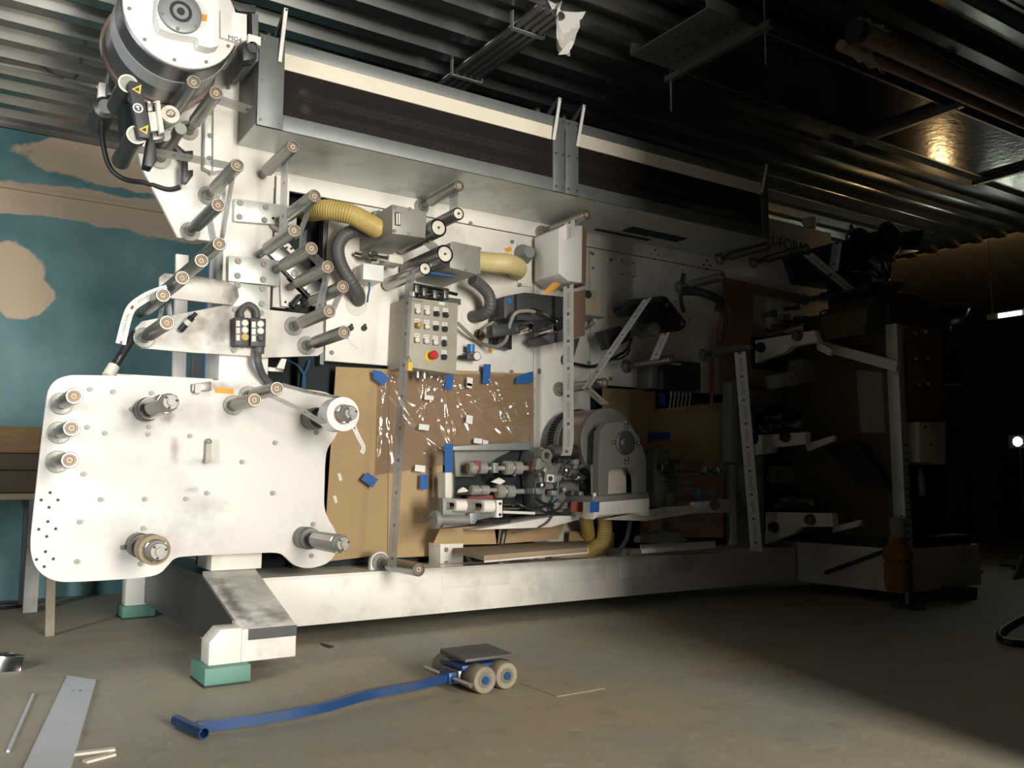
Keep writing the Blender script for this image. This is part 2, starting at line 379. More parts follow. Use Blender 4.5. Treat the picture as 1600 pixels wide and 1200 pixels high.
def inst(key, maker, name, mat, parent, loc, rot=None):
    """a small repeated part: shared mesh data, own object"""
    if key not in MESHC:
        mb = maker(); me = bpy.data.meshes.new(name); me.from_pydata(mb.v, [], mb.f)
        bm = bmesh.new(); bm.from_mesh(me); bmesh.ops.recalc_face_normals(bm, faces=bm.faces); bm.to_mesh(me); bm.free()
        for p in me.polygons: p.use_smooth = True
        me.set_sharp_from_angle(angle=math.radians(32)); me.materials.append(MATS[mat]); MESHC[key] = me
    o = bpy.data.objects.new(name, MESHC[key]); COL.objects.link(o)
    off = Vector((0,0,0)); r = parent
    while r is not None: off += r.location; r = r.parent
    o.parent = parent; o.location = Vector(loc)-off
    if rot: o.rotation_euler = rot
    return o
def bolt_mb(r=.013, h=.012):
    return lambda: MB().lathe((0,0,0), (0,-1,0), [(0, r*1.35), (.004, r*1.35), (.004, r), (h, r), (h, r*.45), (h*.6, r*.4)], 10)
def bolt(parent, p, r=.013, mat='bolt_grey'):
    return inst('bolt%.3f%s' % (r, mat), bolt_mb(r), 'bolt', mat, parent, p)
def flat_text(name, txt, p, xdir, ydir, size, mat, parent, extr=.001):
    cu = bpy.data.curves.new(name, 'FONT'); cu.body = txt; cu.size = size; cu.extrude = extr; cu.align_x = 'LEFT'
    to = bpy.data.objects.new(name+'_c', cu); COL.objects.link(to)
    dg = bpy.context.evaluated_depsgraph_get(); me = bpy.data.meshes.new_from_object(to.evaluated_get(dg))
    bpy.data.objects.remove(to); bpy.data.curves.remove(cu)
    X = Vector(xdir).normalized(); Yv = Vector(ydir).normalized(); Z = X.cross(Yv); M = Matrix((X, Yv, Z)).transposed()
    for v in me.vertices: v.co = M @ v.co
    me.name = name; me.materials.clear(); me.materials.append(MATS[mat])
    o = bpy.data.objects.new(name, me); COL.objects.link(o); off = Vector((0,0,0)); r = parent
    while r is not None: off += r.location; r = r.parent
    o.parent = parent; o.location = Vector(p)-off; return o
# ================================================================== the building
YM, YP, YC, YB = 5.3, 4.9, 5.0, 5.0      # main panel, unwind plate, column, base beam front planes
fl = MB().box((-2.2, -2.8, -.2), (16.4, 8.2, 0)).build('floor', 'concrete_floor'); struct(fl)
# shallow square slab set loose in the floor screed
fc = MB().prism([PZ(812,1067,.0005), PZ(870,1089,.0005), PZ(945,1076,.0005), PZ(885,1057,.0005)], (0,0,.002)).build('floor_patch', 'concrete_floor', fl)
struct(MB().box((-2.2, 7.95, 0), (16.4, 8.15, 4.0)).build('wall_back', 'teal_wall'))
struct(MB().box((-1.9, -2.8, 0), (-1.7, 2.3, 4.0)).box((-1.9, 4.3, 0), (-1.7, 7.95, 4.0)).box((-1.9, 2.3, 3.0), (-1.7, 4.3, 4.0)).build('wall_left', 'plaster_grey'))
struct(MB().box((-1.7, -2.8, 0), (.9, -2.6, 4.0)).box((3.02, -2.8, 0), (16.4, -2.6, 4.0)).box((.9, -2.8, 3.5), (3.02, -2.6, 4.0)).build('wall_front', 'plaster_grey'))
struct(MB().box((3.02, -2.6, 0), (3.22, 1.0, 3.79)).build('wall_light_block', 'plaster_grey'))  # unseen wall added to cut the gate light off the right end
struct(MB().box((15.9, -2.6, 0), (16.1, 7.95, 4.0)).build('wall_right', 'plaster_grey'))
ce2 = struct(MB().box((10.4, -2.8, 3.875), (16.1, 8.0, 3.92)).build('trim_flat_ceiling', 'plaster_grey'))
for k in range(16): MB().box((10.4, -2.7+.68*k, 3.80), (15.9, -2.7+.68*k+.672, 3.83)).build('ceiling_panel', 'plaster_beige', ce2)
# trapezoidal sheet ceiling, ribs along X
cv, cf = [], []; per = .285; prof = []
y = -2.7
while y < 8.0:
    for dy, dz in ((0, 0), (.075, 0), (.11, .07), (.15, .07), (.16, .058), (.17, .07), (.225, .07), (.26, 0)): prof.append((y+dy, 3.80+dz))
    y += per
xs = [-1.8, 2.5, 6.5, 10.4]
for x in xs:
    for (a, b) in prof: cv.append((x, a, b))
n = len(prof)
for i in range(len(xs)-1):
    for k in range(n-1): cf.append((i*n+k, i*n+k+1, (i+1)*n+k+1, (i+1)*n+k))
ce = MB().add(cv, cf).build('ceiling', 'ceiling_metal', ang=20); struct(ce)
struct(MB().box((-2.0, -2.9, 3.92), (16.2, 8.2, 4.1)).build('trim_roof', 'plaster_grey'))
# angle trim where the wall meets the ceiling, and the line of trunking on the wall
struct(MB().box((-1.7, 7.92, 3.75), (10.4, 7.95, 3.80)).build('trim_wall_top', 'steel_dark'))
tr = MB().box((-1.7, 7.915, 3.255), (10.4, 7.95, 3.285)).build('trim_wall_conduit', 'teal_wall'); struct(tr)

# ------------------------------------------------------------------ ceiling services
# suspended cable duct with struts and hanger rods
a0, a1 = 3.5, 10.3
t = thing('cable_duct', 'dark shiny sheet metal cable duct hung under the ceiling', 'duct', ((a0+a1)/2, 3.6, 3.6))
MB().box((3.9, 3.35, 3.6), (a1, 3.98, 3.615)).build('tray_bottom', 'foil_duct', t)
MB().box((3.5, 3.35, 3.6), (3.9, 3.98, 3.612)).build('perforated_end', 'steel_dark', t)
MB().box((a0, 3.33, 3.6), (a1, 3.35, 3.68)).build('tray_lip', 'steel_dark', t)
MB().box((a0, 3.98, 3.6), (a1, 4.0, 3.68)).build('tray_lip', 'steel_dark', t)
for i in range(9):
    for j in range(3):
        inst('slot', lambda: MB().box((-.028, -.008, -.003), (.028, .008, 0)), 'slot', 'ceiling_metal', t, (3.58+.11*j, 3.42+.06*i, 3.599))
for X in (3.9, 5.9, 7.6, 9.3):
    s_ = MB().box((X-.02, 3.22, 3.56), (X+.02, 4.1, 3.6)).build('strut', 'steel_dark', t)
    for Yr in (3.27, 4.06): MB().cyl((X, Yr, 3.35 if X < 5 else 3.55), (X, Yr, 3.82), .006, 8).build('hanger_rod', 'steel_dull', s_)
# bundle of four conduits ending above the press
t = thing('conduit_bundle', 'bundle of four grey conduits under the ceiling above the press', 'pipe', (2.9, 4.7, 3.7))
for i, (dx, dz) in enumerate(((-.06, 0), (-.005, 0), (.05, 0), (.1, 0))):
    MB().lathe((2.88+dx, 4.02, 3.715+dz), (0,1,0), [(0, .018), (0, .025), (3.7, .025), (3.7, .018)], 14).build('conduit', 'steel_dark', t)
for Yk in (4.25, 5.0, 6.6): MB().box((2.78, Yk, 3.682), (3.02, Yk+.03, 3.69)).box((2.78, Yk, 3.69), (2.786, Yk+.03, 3.798)).box((3.012, Yk, 3.69), (3.02, Yk+.03, 3.798)).build('clip', 'galv', t)
bag = []
for i in range(9):
    u = i/8
    for j in range(7):
        v = j/6; wdt = .16*(1-v)**.8+.015
        bag.append(V(3.0+(u-.5)*wdt*1.4+.05*math.sin(9*u+4*v), 4.02+.03*math.sin(13*u+3*v), 3.78-.30*v+.02*math.sin(7*u)))
tag(MB().add(bag, [(i*7+j, i*7+j+1, (i+1)*7+j+1, (i+1)*7+j) for i in range(8) for j in range(6)]).build('plastic_bag', 'plastic_bag'), 'crumpled white plastic bag hanging from the conduit ends', 'bag')
# wrapped pipe at the right
t = thing('wrapped_pipe', 'brown wrapped pipe under the ceiling at the upper right', 'pipe', (5.5, 3.05, 3.5))
MB().cyl((4.45, 3.03, 3.6), (7.4, 3.03, 3.6), .06, 18).build('pipe', 'pipe_brown', t)
MB().cyl((4.42, 3.14, 3.56), (7.0, 3.14, 3.56), .035, 14).build('pipe', 'pipe_brown', t)
MB().cyl((4.40, 3.03, 3.6), (4.46, 3.03, 3.6), .067, 18).build('end_cap', 'black', t)
cl = []
for i in range(7):
    for j in range(8):
        a = -.6+j*.5; r_ = .078+.02*math.sin(i*2.1+j*1.3); cl.append(V(4.44+.045*i+.02*math.sin(j*2), 3.03+math.sin(a)*r_*(1 if j < 6 else .8), 3.6+math.cos(a)*r_-(0.05*(j-5) if j > 5 else 0)))
tag(MB().add(cl, [(i*8+j, i*8+j+1, (i+1)*8+j+1, (i+1)*8+j) for i in range(6) for j in range(7)]).build('plastic_wrap', 'plastic_bag'), 'torn white plastic wrap around the end of the brown pipe', 'plastic')

# lamps at the dark far end
def lamp_thing(name, label, p, mat, power, color, head):
    t = thing(name, label, 'lamp', p)
    head(t)
    l = bpy.data.lights.new(name+'_light', 'POINT'); l.energy = power; l.color = color; l.shadow_soft_size = .05
    o = bpy.data.objects.new(name+'_light', l); COL.objects.link(o); o.parent = t; o.location = (-.12, -.05, .0) if 'uplight' not in name else (0, 0, .06)
    return t
p = PX(1590, 690, 9.9)
def head1(t):
    MB().box((p.x, p.y-.1, p.z-.07), (p.x+.06, p.y+.1, p.z+.07)).build('housing', 'charcoal', t)
    MB().lathe((p.x-.004, p.y, p.z), (1,0,0), [(0,.045),(.004,.05)], 16).build('lens', 'lamp_white', t)
    MB().cyl((p.x+.05, p.y, 0), (p.x+.05, p.y, p.z-.06), .015, 8).build('pole', 'charcoal', t)
    MB().bar((p.x-.25, p.y, .012), (p.x+.3, p.y, .012), .03, .02).bar((p.x+.05, p.y-.3, .012), (p.x+.05, p.y+.3, .012), .03, .02).build('foot', 'charcoal', t)
lamp_thing('work_light', 'bright white work light on a stand at the far right', p, 'lamp_white', .12, (.9,1,.85), head1)
# strip lights on the far wall
p2 = V(10.38, 5.17, 2.86)
def head2(t):
    MB().box((10.33, 4.85, 2.83), (10.4, 5.5, 2.9)).build('housing', 'charcoal', t)
    for Yr in (4.9, 5.45): MB().cyl((10.37, Yr, 2.9), (10.37, Yr, 3.8), .005, 6).build('hanger_rod', 'steel_dark', t)
    MB().box((10.325, 5.1, 2.84), (10.329, 5.36, 2.885)).build('tube', 'lamp_white', t)
    MB().box((10.325, 4.87, 2.85), (10.329, 5.02, 2.885)).build('tube', 'lamp_white', t)
lamp_thing('strip_light', 'white strip light hanging in the dark far right', p2, 'lamp_white', .2, (.9,1,.85), head2)
p3 = V(8.95, 5.17, 2.72)
def head3(t):
    MB().ball(p3, .045).build('bulb', 'lamp_warm', t)
    MB().lathe_closed(p3-V(0,0,.12), (0,0,1), [(0,.03),(.02,.10),(.08,.17),(.15,.2),(.15,.205),(.08,.178),(.012,.11),(-.01,.03)], 24).build('bowl_shade', 'black', t)  # bowl added to hide the bulb and send its light upward only
    MB().lathe(p3-V(0,0,.13), (0,0,1), [(0,.03),(.1,.03)], 12).build('socket', 'black', t)
    MB().cyl((p3.x, p3.y, 0), p3-V(0,0,.12), .015, 8).build('pole', 'black', t)
    MB().lathe((p3.x, p3.y, 0), (0,0,1), [(0,.2),(.02,.2),(.03,.02)], 20).build('base', 'black', t)
lamp_thing('uplight_lamp', 'warm lamp in a black bowl shade behind the press end', p3, 'lamp_warm', 12, (1,.66,.32), head3)

# ------------------------------------------------------------------ background left: timber on a trestle, cable, pole
t = thing('timber_stack', 'stack of brown timber boards behind the white spindle plate', 'timber', (.35, 7.4, 0))
z0 = .79
for i, (h_, mt) in enumerate(((.05,'wood_pale'), (.16,'wood_dark'), (.12,'wood_dark'), (.19,'wood'))):
    for Yk in (7.1, 7.4): MB().box((-.6+.04*(i%2), Yk+.03*(i%2), z0), (.86+.05*((i*2+1)%3), Yk+.26, z0+h_-.004)).build('board', mt, t, .006)
    z0 += h_
MB().box((.62, 7.06, 1.16), (.70, 7.1, 1.28)).build('dark_bracket', 'black', t)
for X in (-.4, .62): MB().box((X-.045, 7.15, 0), (X+.045, 7.25, .72)).box((X-.045, 7.5, 0), (X+.045, 7.6, .72)).box((X-.05, 7.1, .72), (X+.05, 7.66, .79)).build('trestle', 'steel_dark', t)
q = PZ(77, 994, 0)
tag(MB().bar((q.x, q.y, 0.0), (q.x-.02, q.y+.12, 1.1), .05, .02).build('paint_stick', 'wheel'), 'thin upright batten standing on the floor below the white plate', 'batten')
pts = [(.35+.28*math.cos(a)*(1.1), 7.55+.16*math.sin(a), .012) for a in [k*2*math.pi/28 for k in range(29)]]
tag(MB().tube([V(*p) for p in pts], .012, 8).build('coiled_cable', 'wire_black'), 'black cable coil on the floor by the teal wall', 'cable')

# ------------------------------------------------------------------ press base
t = thing('press_chassis', 'long white base frame of the label press with sloped front foot', 'machine base', (3.6, 5.2, 0))
fb = MB().box((1.5, YB, .098), (6.15, YB+.22, .372)).build('front_beam', 'white_dirty', t, .004)
MB().box((1.5, YB-.006, .372), (6.15, 5.6, .385)).build('top_ledge', 'white_dirty', t)
for (x0, x1, ya, yb) in ((690, 795, 894, 915), (822, 945, 888, 907), (968, 1080, 880, 897)):
    a = P(x0, ya, YB); b = P(x1, yb, YB)
    MB().box((a.x, YB-.005, .31 if False else b.z+.01), (b.x, YB+.01, .352)).build('cover_plate', 'white_dirty', fb, .002)
MB().box((1.5, 6.4, .098), (6.15, 6.6, .40)).build('rear_beam', 'grey_housing', t)
MB().prism([(1.25,4.38,.098),(1.25,6.52,.098),(1.25,6.52,.42),(1.25,5.02,.42),(1.25,4.38,.262)], (.012,0,0)).box((1.262,5.05,.1),(1.5,6.5,.40)).build('side_frame', 'steel_dark', t)
# sloped foot (front) under the column
pm('foot_white', (.78,.745,.68), .5, 0, .08, 4, GRIME, .5, 3, stains=[((1.30,4.55,.33),.06,.12,.85,(.07,.045,.03)), ((1.46,4.40,.27),.09,.04,.7,(.12,.09,.07)), ((1.40,4.7,.34),.2,.12,.5,(.3,.3,.27)), ((1.36,4.3,.2),.1,.1,.35,(.3,.25,.2))])
ft = MB().add([(1.26,4.25,.085),(1.525,4.25,.085),(1.525,5.02,.085),(1.26,5.02,.085),(1.26,4.25,.235),(1.525,4.25,.235),(1.55,5.02,.44),(1.26,5.02,.44)],
         [(0,3,2,1),(4,5,6,7),(0,1,5,4),(1,2,6,5),(2,3,7,6),(3,0,4,7)]).build('sloped_foot', 'foot_white', t, .004)
MB().box((1.29, 4.244, .185), (1.525, 4.25, .235)).build('black_stripe', 'charcoal', ft)
MB().xz([(1.11,.085),(1.26,.085),(1.26,.245),(1.16,.245),(1.11,.19)], 4.25, 4.39).build('end_block', 'white_dirty', t, .003)
MB().xz([(1.13,.085),(1.33,.085),(1.33,.40),(1.25,.40),(1.13,.26)], 6.50, 6.64).build('end_block', 'white_dirty', t, .003)
for (a, b, lab) in (((1.08,4.19), (1.29,4.45), 'green painted steel pad under the front foot of the press'), ((1.11,6.47), (1.32,6.70), 'green painted steel pad under the rear foot of the press')):
    o = MB().box((a[0], a[1], .008), (b[0], b[1], .085)).build('foot_pad', 'green_pad', None, .004); tag(o, lab, 'foot pad', 'green pads under the press')
    o.location.z = .008; MB().box((a[0]-.003, a[1]-.003, .0), (b[0]-.01, b[1], .0081)).build('rubber_mat', 'black', o)

# ------------------------------------------------------------------ column
t = thing('press_column', 'white square column rising behind the spindle plate', 'column', (1.44, 5.15, .44))
MB().box((1.30, YC, .44), (1.58, 5.3, 3.3)).build('post', 'white', t, .004)
def poly(pts, Y): return [P(x, y, Y) for x, y in pts]
g = MB().prism(poly([(366,310),(465,323),(463,353),(366,345)], 4.96), (0,.03,0)).build('cross_bar', 'alu_plate', t, .002)
for (x, y) in ((375,317),(374,339),(415,324),(413,344),(449,332),(447,347)): bolt(g, P(x, y, 4.96), .014)
g = MB().prism(poly([(357,399),(438,407),(437,447),(357,439)], 4.955), (0,.03,0)).build('joint_plate', 'alu_plate', t, .002)
for (x, y) in ((372,408),(412,413),(371,431),(411,437)): bolt(g, P(x, y, 4.955), .015)
g = MB().prism(poly([(357,440),(417,447),(421,484),(365,481)], 4.955), (0,.03,0)).build('joint_plate', 'alu_plate', t, .002)
for (x, y) in ((371,446),(410,451),(409,475)): bolt(g, P(x, y, 4.955), .015)
MB().box((1.60, 5.02, 1.95), (1.68, 5.06, 2.75)).build('guide_strip', 'white', t)

# upper side plate behind the black web guide, and the bright vertical bar
t = thing('upper_side_plate', 'white chamfered plate high on the left end of the press', 'panel', P(300, 378, 5.08))
MB().prism(poly([(222,262),(278,371),(346,378),(352,330),(375,95),(330,75),(262,130),(215,232)], 5.06), (0,.03,0)).build('plate', 'white', t, .003)
MB().prism(poly([(334,138),(366,140),(364,262),(333,268)], 4.97), (0,.08,0)).build('vertical_bar', 'white', t, .003)
e = MB().prism(poly([(321,140),(334,138),(333,268),(319,262)], 5.0), (0,.05,0)).build('edge_strip', 'alu_plate', t, .002)
for (x, y) in ((328,176),(328,212),(327,247)): bolt(e, P(x, y, 5.0), .011)
# near-black block that stands in for the shade inside the machine, seen through the gaps
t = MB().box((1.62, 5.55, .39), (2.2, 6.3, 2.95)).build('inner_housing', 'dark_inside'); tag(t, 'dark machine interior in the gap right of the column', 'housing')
# feed tubes left of the column
for (px, lab) in ((329, 'blue air tube rising behind the left arm plates'),):
    a = P(px, 385, 5.7); b = P(px-6, 600, 5.7)
    tag(MB().cyl((b.x, 5.7, .42), a, .022, 12).build('air_tube', 'wire_blue'), lab, 'tube')
t = thing('rear_uprights', 'pale uprights standing behind the left arm plates', 'frame', P(300, 600, 5.6))
MB().prism(poly([(276,396),(295,399),(290,600),(270,600)], 5.75), (0,.04,0)).build('upright', 'white', t)
MB().prism(poly([(302,555),(330,556),(328,600),(300,600)], 5.75), (0,.06,0)).build('upright', 'galv', t)

# ------------------------------------------------------------------ left arm plates
t = thing('upper_arm_plate', 'stained white arm plate above the lower pointed one', 'bracket', P(310, 477, 4.95))
MB().prism(poly([(249,450),(249,433),(257,427),(305,431),(350,438),(371,447),(374,464),(365,477),(267,466)], 4.93), (0,.02,0)).build('plate', 'white_dirty', t, .002)
MB().prism(poly([(275,397),(295,399),(294,430),(275,427)], 4.98), (0,.015,0)).build('tab', 'white', t, .002)
st = [(P(325,435,4.95), .30, .05, .8, (.13,.1,.07)), (P(365,455,4.95), .07, .10, .8, (.17,.15,.12)), (P(345,510,4.95), .13, .17, .75, (.28,.24,.18)), (P(290,515,4.95), .2, .12, .6, (.33,.27,.19)), (P(255,432,4.95), .08, .04, .6, (.2,.17,.13))]
pm('white_stained', (.70,.67,.615), .45, 0, .06, 3, GRIME, .4, 2.4, .05, 40, stains=st)
for o in bpy.data.objects:
    if o.parent is t and o.name.startswith('plate'): o.data.materials[0] = MATS['white_stained']
t = thing('lower_arm_plate', 'stained white arm plate carrying the button pendants', 'bracket', P(360, 556, 4.95))
MB().prism(poly([(212,512),(222,502),(272,492),(350,477),(395,479),(421,484),(485,491),(505,500),(505,550),(497,556),(405,559),(388,556),(300,551),(222,544),(212,534)], 4.95), (0,.025,0)).build('plate', 'white_stained', t, .002)
for (x, y) in ((367,484),(365,547),(408,489)): bolt(t, P(x, y, 4.95), .013)
sp = MB().cyl(P(282,516,4.93), P(300,496,4.88), .018, 10).cyl(P(300,496,4.88), P(307,489,4.87), .011, 10).build('sensor_plug', 'black', t)
MB().cyl(P(291,506,4.905), P(297,500,4.89), .0195, 10).build('sleeve', 'paper', sp)

# ------------------------------------------------------------------ big unwind plate
outline = [(72,625),(76,607),(86,594),(100,588),(118,585),(330,592),(445,606),(500,610),(522,618),(533,635),(533,660),(524,684),(512,698),(508,720),(507,760),(506,792),(512,810),(524,828),(528,848),(524,868),(510,882),(482,889),(460,884),(448,872),(437,863),(400,864),(285,869),(271,873),(262,884),(250,897),(225,903),(110,910),(85,908),(64,897),(52,880),(47,855),(50,820),(60,730)]
GR2 = (.30, .25, .2)
st = [(P(262,652,YP), .05, .05, .75, (.2,.16,.12)), (P(194,644,YP), .045, .045, .6, (.35,.28,.22)), (P(273,700,YP), .03, .11, .6, GR2), (P(318,722,YP), .09, .04, .55, (.35,.34,.33)), (P(325,790,YP), .14, .08, .45, (.42,.38,.3)),
      (P(310,640,YP), .12, .12, .35, (.5,.43,.36)), (P(230,660,YP), .09, .1, .4, (.45,.39,.32)), (P(200,830,YP), .3, .14, .30, (.5,.46,.4)), (P(300,765,YP), .06, .03, .6, (.12,.1,.09)), (P(350,605,YP), .16, .03, .6, GR2), (P(300,830,YP), .3, .1, .25, (.5,.45,.38))]
pm('plate_white', (.64,.61,.565), .42, 0, .05, 3, GRIME, .25, 2.4, .05, 40, stains=st)
pl = thing('spindle_plate', 'large white rounded plate carrying four reel spindles', 'panel', P(300, 889, YP))
def chaikin(pts, n):
    for _ in range(n):
        q = []
        for a, b in zip(pts, pts[1:]+pts[:1]): q += [(a[0]*.75+b[0]*.25, a[1]*.75+b[1]*.25), (a[0]*.25+b[0]*.75, a[1]*.25+b[1]*.75)]
        pts = q
    return pts
MB().prism(poly(chaikin(outline, 2), YP), (0,.03,0)).build('plate', 'plate_white', pl)
for (x, y) in ((560,33),(705,48),(945,57),(820,158),(930,268),(925,315),(543,270),(655,307),(520,563),(1185,325),(628,722),(903,720),(1160,718),(1290,682),(497,862),(893,903),(765,1020),(480,1110),(876,1124),(1510,487)):
    bolt(pl, P(x/4, 600+y/4, YP), .010)
for (x, y) in ((118,368),(102,682),(355,877),(255,978),(345,1073),(375,305),(290,205)): bolt(pl, P(400+x/4, 600+y/4, YP), .011)
for (x, y) in ((313,679),(257,725),(362,725),(306,771),(299,860),(242,908),(348,905),(292,953),(284,1048),(228,1097),(333,1093),(276,1141)):
    inst('hole', lambda: MB().lathe((0,0,0), (0,-1,0), [(0,.0075),(.0015,.0075)], 12), 'hole', 'ink', pl, P(x/4, 600+y/4, YP))
lv = MB().obox(P(325,708,YP-.03), V(.014,0,0), V(0,.012,0), V(0,0,.05)).ball(P(326,690,YP-.03), .017).cyl(P(324,720,YP), P(324,720,YP-.06), .012, 10).build('latch_lever', 'bolt_grey', pl)
hb = MB().prism(poly([(300,600),(330,596),(330,610),(300,612)], YP-.03), (0,.03,0)).build('hinge_block', 'steel_dull', pl, .002)
MB().box(P(305,601,YP-.05), P(312,615,YP-.02)).build('clamp', 'steel_dark', hb)
MB().prism(poly([(336,605),(365,607),(365,616),(336,614)], YP-.001), (0,.001,0)).build('sticker', 'orange', pl)
for (x, y, w_, h_, mt) in ((352,672,20,10,'paper'), (350,789,17,8,'cream'), (168,667,22,6,'paper'), (391,668,10,9,'cream')):
    MB().prism(poly([(x,y),(x+w_,y+1),(x+w_,y+1+h_),(x,y+h_)], YP-.001), (0,.001,0)).build('sticker', mt, pl)
# strut above the plate
t = thing('gas_strut', 'slim black strut running from the arm plate to the spindle plate', 'strut', P(176, 578, 4.95))
MB().cyl(P(212,520,4.99), P(178,573,4.95), .022, 12).build('cylinder', 'black', t)
MB().cyl(P(195,545,4.955), P(180,569,4.93), .006, 8).build('rod', 'chrome', t)
MB().cyl(P(178,572,4.95), P(168,588,4.93), .03, 12).build('pivot', 'cream', t)
t = MB().prism(poly([(182,584),(332,592),(332,600),(182,590)], 5.0), (0,.12,0)).build('plate_top_rail', 'white_dirty'); tag(t, 'white rail behind the top edge of the spindle plate', 'rail')

# ------------------------------------------------------------------ rollers
def idler(px, py, Y0, lab, L=.6, r=.036, group='idler rollers on the press', drum='roller', flange=True, k=.72, seg=18):
    e = P(px, py, Y0-L); b = V(e.x, Y0, e.z)
    t = thing('idler_roller', lab, 'roller', b, group); D = V(0,-1,0)
    if flange:
        mb = MB().lathe(b, D, [(0,.055),(.012,.055),(.014,.052),(.014,.03),(.05,.026)], seg)
        for a in (.6, 2.7, 4.8): mb.lathe(b+V(math.cos(a)*.041, -.012, math.sin(a)*.041), D, [(0,.0085),(.008,.0085)], 8)
        mb.build('flange', 'flange', t)
    MB().lathe(b, D, [(.0,.022),(L*(1-k)+.01,.022)], 12).build('shaft', 'steel_dark', t)
    d = MB().lathe(b, D, [(L*(1-k),r*.6),(L*(1-k),r),(L-.004,r),(L,r-.003),(L,r*.80),(L-.012,r*.78),(L-.012,r*.2)], seg).build('drum', drum, t)
    MB().lathe(b, D, [(L-.0125,r*.77),(L-.008,r*.74),(L-.008,r*.45),(L-.011,r*.42),(L-.011,r*.22),(L-.003,r*.2),(L-.003,.001)], 14).build('bearing', 'brass', d)
    MB().lathe(b, D, [(L-.009,r*.34),(L-.0045,r*.34),(L-.0045,r*.24),(L-.008,r*.2)], 12).build('bearing_hub', 'cream', d)
    return e
for (x, y, lab) in ((303,128,'idler roller beside the black web guide under the big drum'), (338,145,'idler roller right of the one under the big drum'),
        (371,258,'idler roller at the upper left, nearest below the vertical white bar'), (341,320,'idler roller low on the chamfered upper plate'), (458,229,'idler roller just under the left end of the long glass box')):
    idler(x, y, 5.06, lab)
for (x, y, lab) in ((343,381,'topmost roller of the left diagonal row above the arm plates'), (315,407,'second roller from the top of the left diagonal row'), (285,434,'third roller from the top of the left diagonal row'), (255,461,'lowest roller of the left diagonal row over the arm plate')):
    idler(x, y, 5.1, lab, flange=False)
idler(261,504,4.95,'idler roller on the pointed tip of the lower arm plate', L=.56)
idler(492,306,4.98,'idler roller on the pale green cross bar by the yellow hose')
for (x, y, lab) in ((460,360,'topmost roller on the slanted steel bar'), (487,388,'second roller on the slanted steel bar'), (512,417,'third roller on the slanted steel bar'), (536,448,'lowest roller on the slanted steel bar')):
    idler(x, y, 4.97, lab, flange=False)
idler(515,486,4.95,'upper of two flanged rollers at the right end of the arm plate', L=.57)
idler(538,519,4.95,'lower of two flanged rollers at the right end of the arm plate', L=.58)
idler(718,290,YM,'idler roller under the glass box above the grey suction boxes', L=.535)
idler(917,335,YM,'idler roller under the glass box above the white lamp housing', L=.56)
idler(1130,432,YM,'long free roller beside the curved black slot', L=.5, k=.7, group='idler rollers on the dim side of the press')
idler(1050,561,YM,'roller with tape above the black display unit', L=.53, group='idler rollers on the dim side of the press')
idler(1173,543,YM,'roller carrying the long vertical tape at the dim right side', L=.535, group='idler rollers on the dim side of the press')
idler(945,598,YM,'roller just above the big grey printing drum', L=.545, group='idler rollers on the dim side of the press')
idler(1200,384,YM,'left of two rollers under the right end of the glass box', L=.55, drum='roller_dark', group='idler rollers on the dim side of the press')
idler(1262,388,YM,'right of two rollers below the lettered panel', L=.6, drum='roller_dark', group='idler rollers on the dim side of the press')
for (x, y, lab) in ((116,619,'topmost of three short rollers at the left edge of the spindle plate'), (112,669,'middle of three short rollers at the left edge of the spindle plate'), (109,719,'lowest of three short rollers at the left edge of the spindle plate')):
    idler(x, y, YP, lab, L=.5, r=.037, k=.62, drum='steel')
idler(398,625,YP,'left of two rollers near the top edge of the spindle plate', L=.40, k=.8)
idler(433,607,YP,'right of two rollers near the top edge of the spindle plate', L=.5, k=.75)
# floor-level roller on its ear bracket
t = thing('ear_bracket', 'rounded white ear bracket on the base beam', 'bracket', (2.35, 5.1, .385))
ang = [math.pi*k/10 for k in range(11)]
MB().xz([(2.415,.385)]+[(2.35+.065*math.cos(a), .43+.065*math.sin(a)) for a in ang]+[(2.285,.385)], 5.08, 5.12).build('ear', 'white', t, .003)
idler(655,890,5.08,'low roller on the ear bracket above the base beam', L=.53, r=.04, flange=True)

# ------------------------------------------------------------------ reel spindles
def spindle(px, py, L, lab, core=False, r=.045):
    e = P(px, py, YP-L); b = V(e.x, YP, e.z); D = V(0,-1,0)
    t = thing('reel_spindle', lab, 'spindle', b, 'reel spindles on the white plate')
    MB().lathe(b, D, [(0,.062),(.10,.062),(.105,.058),(.14,.058)], 22).build('collar', 'steel_dark', t)
    MB().lathe(b, D, [(.14,.034),(.24,.034)], 16).build('neck', 'black_soft', t)
    body = MB().lathe(b, D, [(.22,.03),(.22,r),(L-.05,r),(L-.03,r*.9),(L-.03,r*.6)], 22).build('mandrel', 'bolt_grey', t)
    for a in (.5, 2.6, 4.7):
        c = b+V(math.cos(a)*r*.96, -(.22+L-.05)/2, math.sin(a)*r*.96); tg = V(-math.sin(a),0,math.cos(a)); rd = V(math.cos(a),0,math.sin(a))
        MB().obox(c, V(0,(L-.30)/2,0), tg*.016, rd*.008).build('jaw', 'steel', body, .002)
    cap = MB().lathe(b, D, [(L-.03,r*.85),(L-.008,r*.85),(L,r*.75),(L,r*.4),(L+.012,r*.38),(L+.012,.001)], 20).build('end_cap', 'bolt_grey', t)
    for k in range(3):
        a = k*2.09+.3; MB().lathe(b+V(math.cos(a)*r*.62, -L+.003, math.sin(a)*r*.62), D, [(0,.006),(.006,.006)], 8).build('screw', 'ink', cap)
    return b, e
spindle(267,628,.6,'upper left reel spindle on the white plate')
b2, e2 = spindle(249,862,.52,'lower left reel spindle with a cardboard core on it', r=.05)
spindle(537,850,.6,'lower right reel spindle on the white plate', r=.045)
b4, e4 = spindle(549,645,.6,'upper right reel spindle holding the small label roll')
D = V(0,-1,0)
